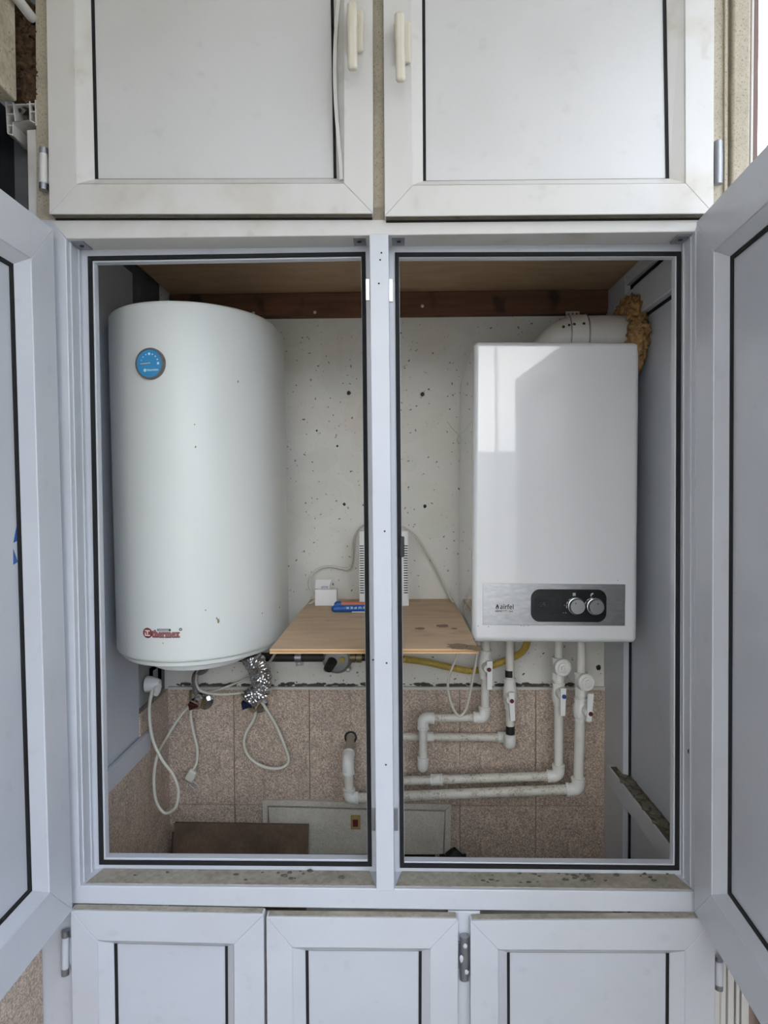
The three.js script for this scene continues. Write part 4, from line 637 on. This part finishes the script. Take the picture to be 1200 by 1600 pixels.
function valve(t, top, bot, d, hx, hy0, hy1, dot, dx, dy, topw = 0) {
  const a = at(top[0], top[1], d), b = at(bot[0], bot[1], d), n = a.clone().sub(b), L = n.length(); n.normalize(); const R = PR * 1.5;
  const v = add(t, 'valve', lathe(b, n, [[PR, 0], [PR * 1.3, 0], [PR * 1.3, L * 0.12], [R * 1.05, L * 0.2], [R * 1.15, L * 0.45], [R * 1.1, L * 0.68], [PR * 1.4, L * 0.78], [PR * 1.4, L * 0.9], [PR * 1.55, L * 0.91], [PR * 1.55, L], [PR, L]], 28), M.fitting, 'white ball valve');
  const h0 = at(hx, hy0, d - 0.045), h1 = at(hx + topw, hy1, d - 0.045), s = at(dx, dy, d - 0.045), zc = ZC - d;
  add(v, 'bonnet', lathe(V(s.x - 0.002, s.y, zc), V(0, 0, 1), [[0.0145, 0], [0.014, 0.022], [0.012, 0.036], [0.010, 0.040], [0, 0.040]], 24), M.fitting);
  const w0 = 0.0072, w1 = 0.0062, z = zc + 0.048, th = 0.010;
  const hd = add(v, 'handle', hexa([V(h1.x - w1, h1.y, z), V(h1.x + w1, h1.y, z), V(h0.x + w0, h0.y, z), V(h0.x - w0, h0.y, z)], [V(h1.x - w1, h1.y, z - th * 0.7), V(h1.x + w1, h1.y, z - th * 0.7), V(h0.x + w0, h0.y, z - th), V(h0.x - w0, h0.y, z - th)]), M.lever, 'white lever');
  add(hd, 'colour_dot', cyl(V(s.x, s.y, z - 0.001), V(s.x, s.y, z + 0.0016), 0.0058, 0.0056, 20), dot);
}
function strainer(t, d, x, y0, y1, cx, cy) { // filter body with its angled plug
  const a = at(x, y0, d), b = at(x, y1, d); const n = a.clone().sub(b), L = n.length(); n.normalize();
  const s = add(t, 'strainer', lathe(b, n, [[PR, 0], [PR * 1.42, 0], [PR * 1.42, L * 0.9], [PR * 1.6, L * 0.91], [PR * 1.6, L], [PR, L]], 26), M.fitting, 'strainer body');
  const c = at(cx, cy, d - 0.03), e = c.clone().sub(at(x, (y0 + y1) / 2 - 4, d)); e.y -= 0.004; e.normalize();
  add(s, 'branch', cyl(at(x, (y0 + y1) / 2, d), c, 0.018, 0.0205), M.fitting);
  const pl = add(s, 'plug', lathe(c, e, [[0.0225, -0.006], [0.0225, 0.004], [0.019, 0.0065], [0.017, 0.004], [0.0145, 0.004], [0.0135, 0.009], [0, 0.0095]], 30), M.fitting, 'ringed screw plug');
  add(pl, 'hex_nut', lathe(c.clone().addScaledVector(e, 0.008), e, [[0.0092, 0], [0.0088, 0.0055], [0.004, 0.0062], [0, 0.0042]], 6), M.fitting);
}
const UP = V(0, 1, 0), DN = V(0, -1, 0), LF = V(-1, 0, 0), BK = V(0, 0, -1);
const grpP = 'white pipes under the boiler';
{ const d = 1.83, t = thing('water_pipe', 'leftmost pipe under the boiler, stepping left with a red-dot valve at its top', 'pipe', at(760, 1210, d), grpP);
  seg(t, at(759.5, 988, d), at(759.5, 1020, d)); valve(t, [759, 1016], [758, 1060], d, 765, 1033, 1077, M.red, 764, 1046);
  seg(t, at(758.5, 1058, d), at(757.5, 1112, d)); const c1 = at(757, 1121, d), c2 = at(661, 1122, d), c3 = at(661, 1200, d); elbow(t, c1, UP, LF); seg(t, c1, c2); elbow(t, c2, V(1, 0, 0), DN); seg(t, c2, c3); elbow(t, c3, UP, BK); seg(t, c3, V(c3.x, c3.y, ZB + 0.008)); }
{ const d = 1.85, t = thing('water_pipe', 'second pipe under the boiler with two bands of black tape', 'pipe', at(797, 1175, d), grpP);
  seg(t, at(796, 988, d), at(797, 1068, d), PR * 1.04); tape(t, at(796.3, 1047, d), at(796.4, 1057.5, d)); valve(t, [796.6, 1060], [797, 1108], d, 799, 1082, 1126, M.red, 799.5, 1095, 2);
  seg(t, at(797, 1100, d), at(797.3, 1160, d)); tape(t, at(797.2, 1134, d), at(797.3, 1150, d)); const c = at(797.3, 1164, d); elbow(t, c, UP, BK);
  const q = V(c.x, at(797, 1152, 1.905).y, ZC - 1.905); elbow(t, q, V(0, 0, 1), LF, PR, 0.026); seg(t, c, q); const e = at(598, 1151, 1.905); seg(t, q, e); collar(t, at(672, 1151.5, 1.905), V(1, 0, 0), 0.02); elbow(t, e, V(1, 0, 0), BK, PR, 0.02); }
{ const d = 1.82, t = thing('water_pipe', 'third pipe under the boiler with strainer and blue-dot valve', 'pipe', at(873, 1215, d), grpP);
  seg(t, at(872.5, 988, d), at(873, 1030, d)); strainer(t, d, 872, 1027, 1062, 879, 1043); seg(t, at(873, 1058, d), at(873, 1070, d), PR * 1.25); valve(t, [872.5, 1066], [873, 1102], d, 880, 1075, 1118, M.blue, 881, 1088, -1);
  const c = at(872.5, 1212, d), e = at(598, 1221, 1.87); seg(t, at(873, 1098, d), c, PR * 1.08); const l = e.clone().sub(c).normalize(); elbow(t, c, UP, l, PR * 1.08); seg(t, c, e, PR * 1.08); collar(t, c.clone().lerp(e, 0.685), l, 0.033); elbow(t, e, l.clone().negate(), BK, PR, 0.02); seg(t, e, V(e.x, e.y, ZB + 0.008)); }
{ const d = 1.79, t = thing('water_pipe', 'rightmost and longest pipe, running left past the mullion to an elbow in the wall', 'pipe', at(904, 1235, d), grpP), k = PR * 1.16;
  seg(t, at(908, 988, d), at(908, 1055, d)); strainer(t, d, 908, 1050, 1086, 916, 1066); seg(t, at(908, 1080, d), at(907, 1096, d), PR * 1.25); valve(t, [907, 1091], [906.5, 1126], d, 923, 1084, 1127, M.red, 922.5, 1115, -3);
  const c = at(903, 1233, d), e = at(546, 1247, 1.84), f = at(543.5, 1190, 1.84); seg(t, at(906.5, 1122, d), c, k); const l = e.clone().sub(c).normalize(), u = f.clone().sub(e).normalize();
  elbow(t, c, UP, l, k); seg(t, c, e, k); elbow(t, e, l.clone().negate(), u, PR * 1.08, 0.026); seg(t, e, f, PR * 1.08); const w = at(548, 1152, 1.94), v = w.clone().sub(f).normalize(); elbow(t, f, u.clone().negate(), v, PR * 1.1, 0.034); const pp = seg(t, f, w, PR * 1.02); pp.material = std({ color: lin(0.36, 0.31, 0.25), roughness: 0.6 });
  add(t, 'wall_sleeve', lathe(V(w.x, w.y, ZB + 0.0102), V(0, 0, 1), [[0.0125, 0], [0.0125, 0.0012], [0.0185, 0.0012], [0.0185, 0]], 20), M.black); }

// ---------------------------------------------------------------- things low on the back wall
{ const D = 1.93, zf = ZC - D, t = thing('access_panel', 'dirty white metal hatch with frame and amber switch low on the back wall', 'hatch', [0, Y(-1.14), zf]);
  const o = [[410, 1250.5], [705.5, 1257], [702, 1400], [412, 1400]], i = [[418, 1259], [696, 1266], [693, 1392], [419, 1392]], n = ['frame_top', 'frame_side', 'frame_bottom', 'frame_side'];
  for (let k = 0; k < 4; k++) { const m = (k + 1) % 4; add(t, n[k], prism([o[k], o[m], i[m], i[k]].reverse(), zf, ZB + 0.009, 0.0012), M.accent); }
  add(t, 'hatch_door', prism([[419.5, 1261.5], [695, 1268.5], [692, 1335], [424, 1335]].reverse(), zf - 0.001, ZB + 0.0091, 0.001), M.accent);
  add(t, 'slot', prism([[425, 1335.5], [680, 1336.5], [680, 1350], [425, 1350]].reverse(), zf - 0.006, ZB + 0.0091, 0), M.black);
  const c = at(555.5, 1284.5, D); const s = add(t, 'switch_plate', box(c.x - 0.0135, c.x + 0.0135, c.y - 0.0205, c.y + 0.0205, zf - 0.001, zf + 0.004, 0.002), std({ color: lin(0.42, 0.30, 0.10), roughness: 0.5 }), 'amber switch plate');
  add(s, 'rocker', box(c.x - 0.0075, c.x + 0.0075, c.y - 0.011, c.y + 0.0095, zf + 0.003, zf + 0.0065, 0.0012), M.red, 'dark red rocker');
}
{ const zt = ZB + 0.03, y1 = at(380, 1288, 1.91).y, x0 = at(272, 1288, 1.91).x, x1 = at(482, 1290, 1.91).x, y0 = Y(-1.149);
  solo('brown_board', 'larger brown hardboard sheet leaning at the bottom of the back wall', 'board', hexa([V(x0, y0, zt + 0.07), V(x1, y0, zt + 0.07), V(x1, y1 - 0.004, zt + 0.004), V(x0, y1, zt + 0.004)], [V(x0, y0, zt + 0.062), V(x1, y0, zt + 0.062), V(x1, y1 - 0.004, zt - 0.004), V(x0, y1, zt - 0.004)]), M.brown);
  solo('brown_board', 'narrow brown strip of board leaning in the left corner behind the larger sheet', 'board', hexa([V(-0.655, y0, zt + 0.02), V(x0 + 0.05, y0, zt + 0.02), V(x0 + 0.05, y1 - 0.034, zt - 0.008), V(-0.655, y1 - 0.034, zt - 0.008)], [V(-0.655, y0, zt + 0.012), V(x0 + 0.05, y0, zt + 0.012), V(x0 + 0.05, y1 - 0.034, zt - 0.014), V(-0.655, y1 - 0.034, zt - 0.014)]), M.brown);
  const p = at(722, 1345, 1.88); solo('black_rag', 'crumpled black scrap behind the sill right of the hatch', 'rag', merge(ballish(V(p.x - 0.02, Y(-1.075), p.z), 0.055, 0.075, 0.03, 0.35, 2.6, 4, 3), ballish(V(p.x + 0.035, Y(-1.085), p.z + 0.004), 0.05, 0.06, 0.028, 0.35, 2.6, 4, 9)), M.black);
}

// ---------------------------------------------------------------- upper left corner: cut profile, foam, strip, pipe
{ const z = 0.004, t = thing('cut_profile', 'sawn-off end of a hollow white plastic profile beside the upper cupboard', 'profile', atZ(34, 200, z));
  const Q = (x, y) => atZ(x, y, z), bar = (a, b, w = 1.6) => { const p = Q(...a), q = Q(...b), dx = q.x - p.x, dy = q.y - p.y, l = Math.hypot(dx, dy), nx = -dy / l * w * 0.0006, ny = dx / l * w * 0.0006; return prismXY([V(p.x - nx, p.y - ny, 0), V(q.x - nx, q.y - ny, 0), V(q.x + nx, q.y + ny, 0), V(p.x + nx, p.y + ny, 0)], z, z - 0.055, 0); };
  const webs = [[[9, 158], [12, 208]], [[20, 160], [24, 190]], [[9, 164], [55, 162]], [[46, 158], [47, 188]], [[55, 156], [56, 196]], [[20, 191], [47, 188]], [[10, 178], [21, 178]], [[47, 175], [55, 174]], [[12, 208], [20, 211]], [[20, 191], [20, 211]], [[47, 188], [57, 193]], [[11, 196], [19, 196]]];
  for (const [a, b] of webs) add(t, 'web', bar(a, b), M.pvcOld);
  add(t, 'flange', hexa([V(Q(20, 192).x, Q(20, 192).y, z), V(Q(47, 189).x, Q(47, 189).y, z), V(Q(47, 188).x, Q(47, 188).y + 0.001, z), V(Q(20, 191).x, Q(20, 191).y + 0.001, z)], [V(Q(20, 192).x, Q(20, 192).y, z - 0.06), V(Q(47, 189).x, Q(47, 189).y, z - 0.06), V(Q(47, 188).x, Q(47, 188).y + 0.001, z - 0.06), V(Q(20, 191).x, Q(20, 191).y + 0.001, z - 0.06)]), M.pvcOld);
}
solo('cover_strip', 'narrow white plastic strip standing left of the upper cupboard', 'strip', prism([[42, 203], [56, 202], [60, 347], [45, 347]].reverse(), -0.004, -0.02, 0.001), M.pvcOld);
{ const g = []; for (let i = 0; i < 26; i++) { const t = i / 25, py = 8 + t * 150, px = 37 + 9 * Math.sin(i * 2.1) - (t < 0.2 ? 8 : 0), p = atZ(px, py, 0.004); g.push(ballish(V(p.x, p.y, -0.008 - 0.012 * rnd()), 0.012 + 0.009 * rnd(), 0.012 + 0.010 * rnd(), 0.016, 0.75, 3, 4, i * 5)); }
  solo('foam_filling', 'rough dark brown foam stuffed between the lintel and the upper cupboard', 'foam', merge(g), std({ color: lin(0.13, 0.105, 0.085), map: T.foam, roughness: 1 })); }
{ const a = atX(54, 33, -0.652), b = atX(10, -18, -0.652); solo('conduit', 'cream plastic conduit entering the corner above the foam', 'conduit', cyl(V(-0.652, a.y, -0.0005), V(-0.652, a.y, 0.24), 0.0085), M.pvcOld); }

renderer.render(scene, camera);
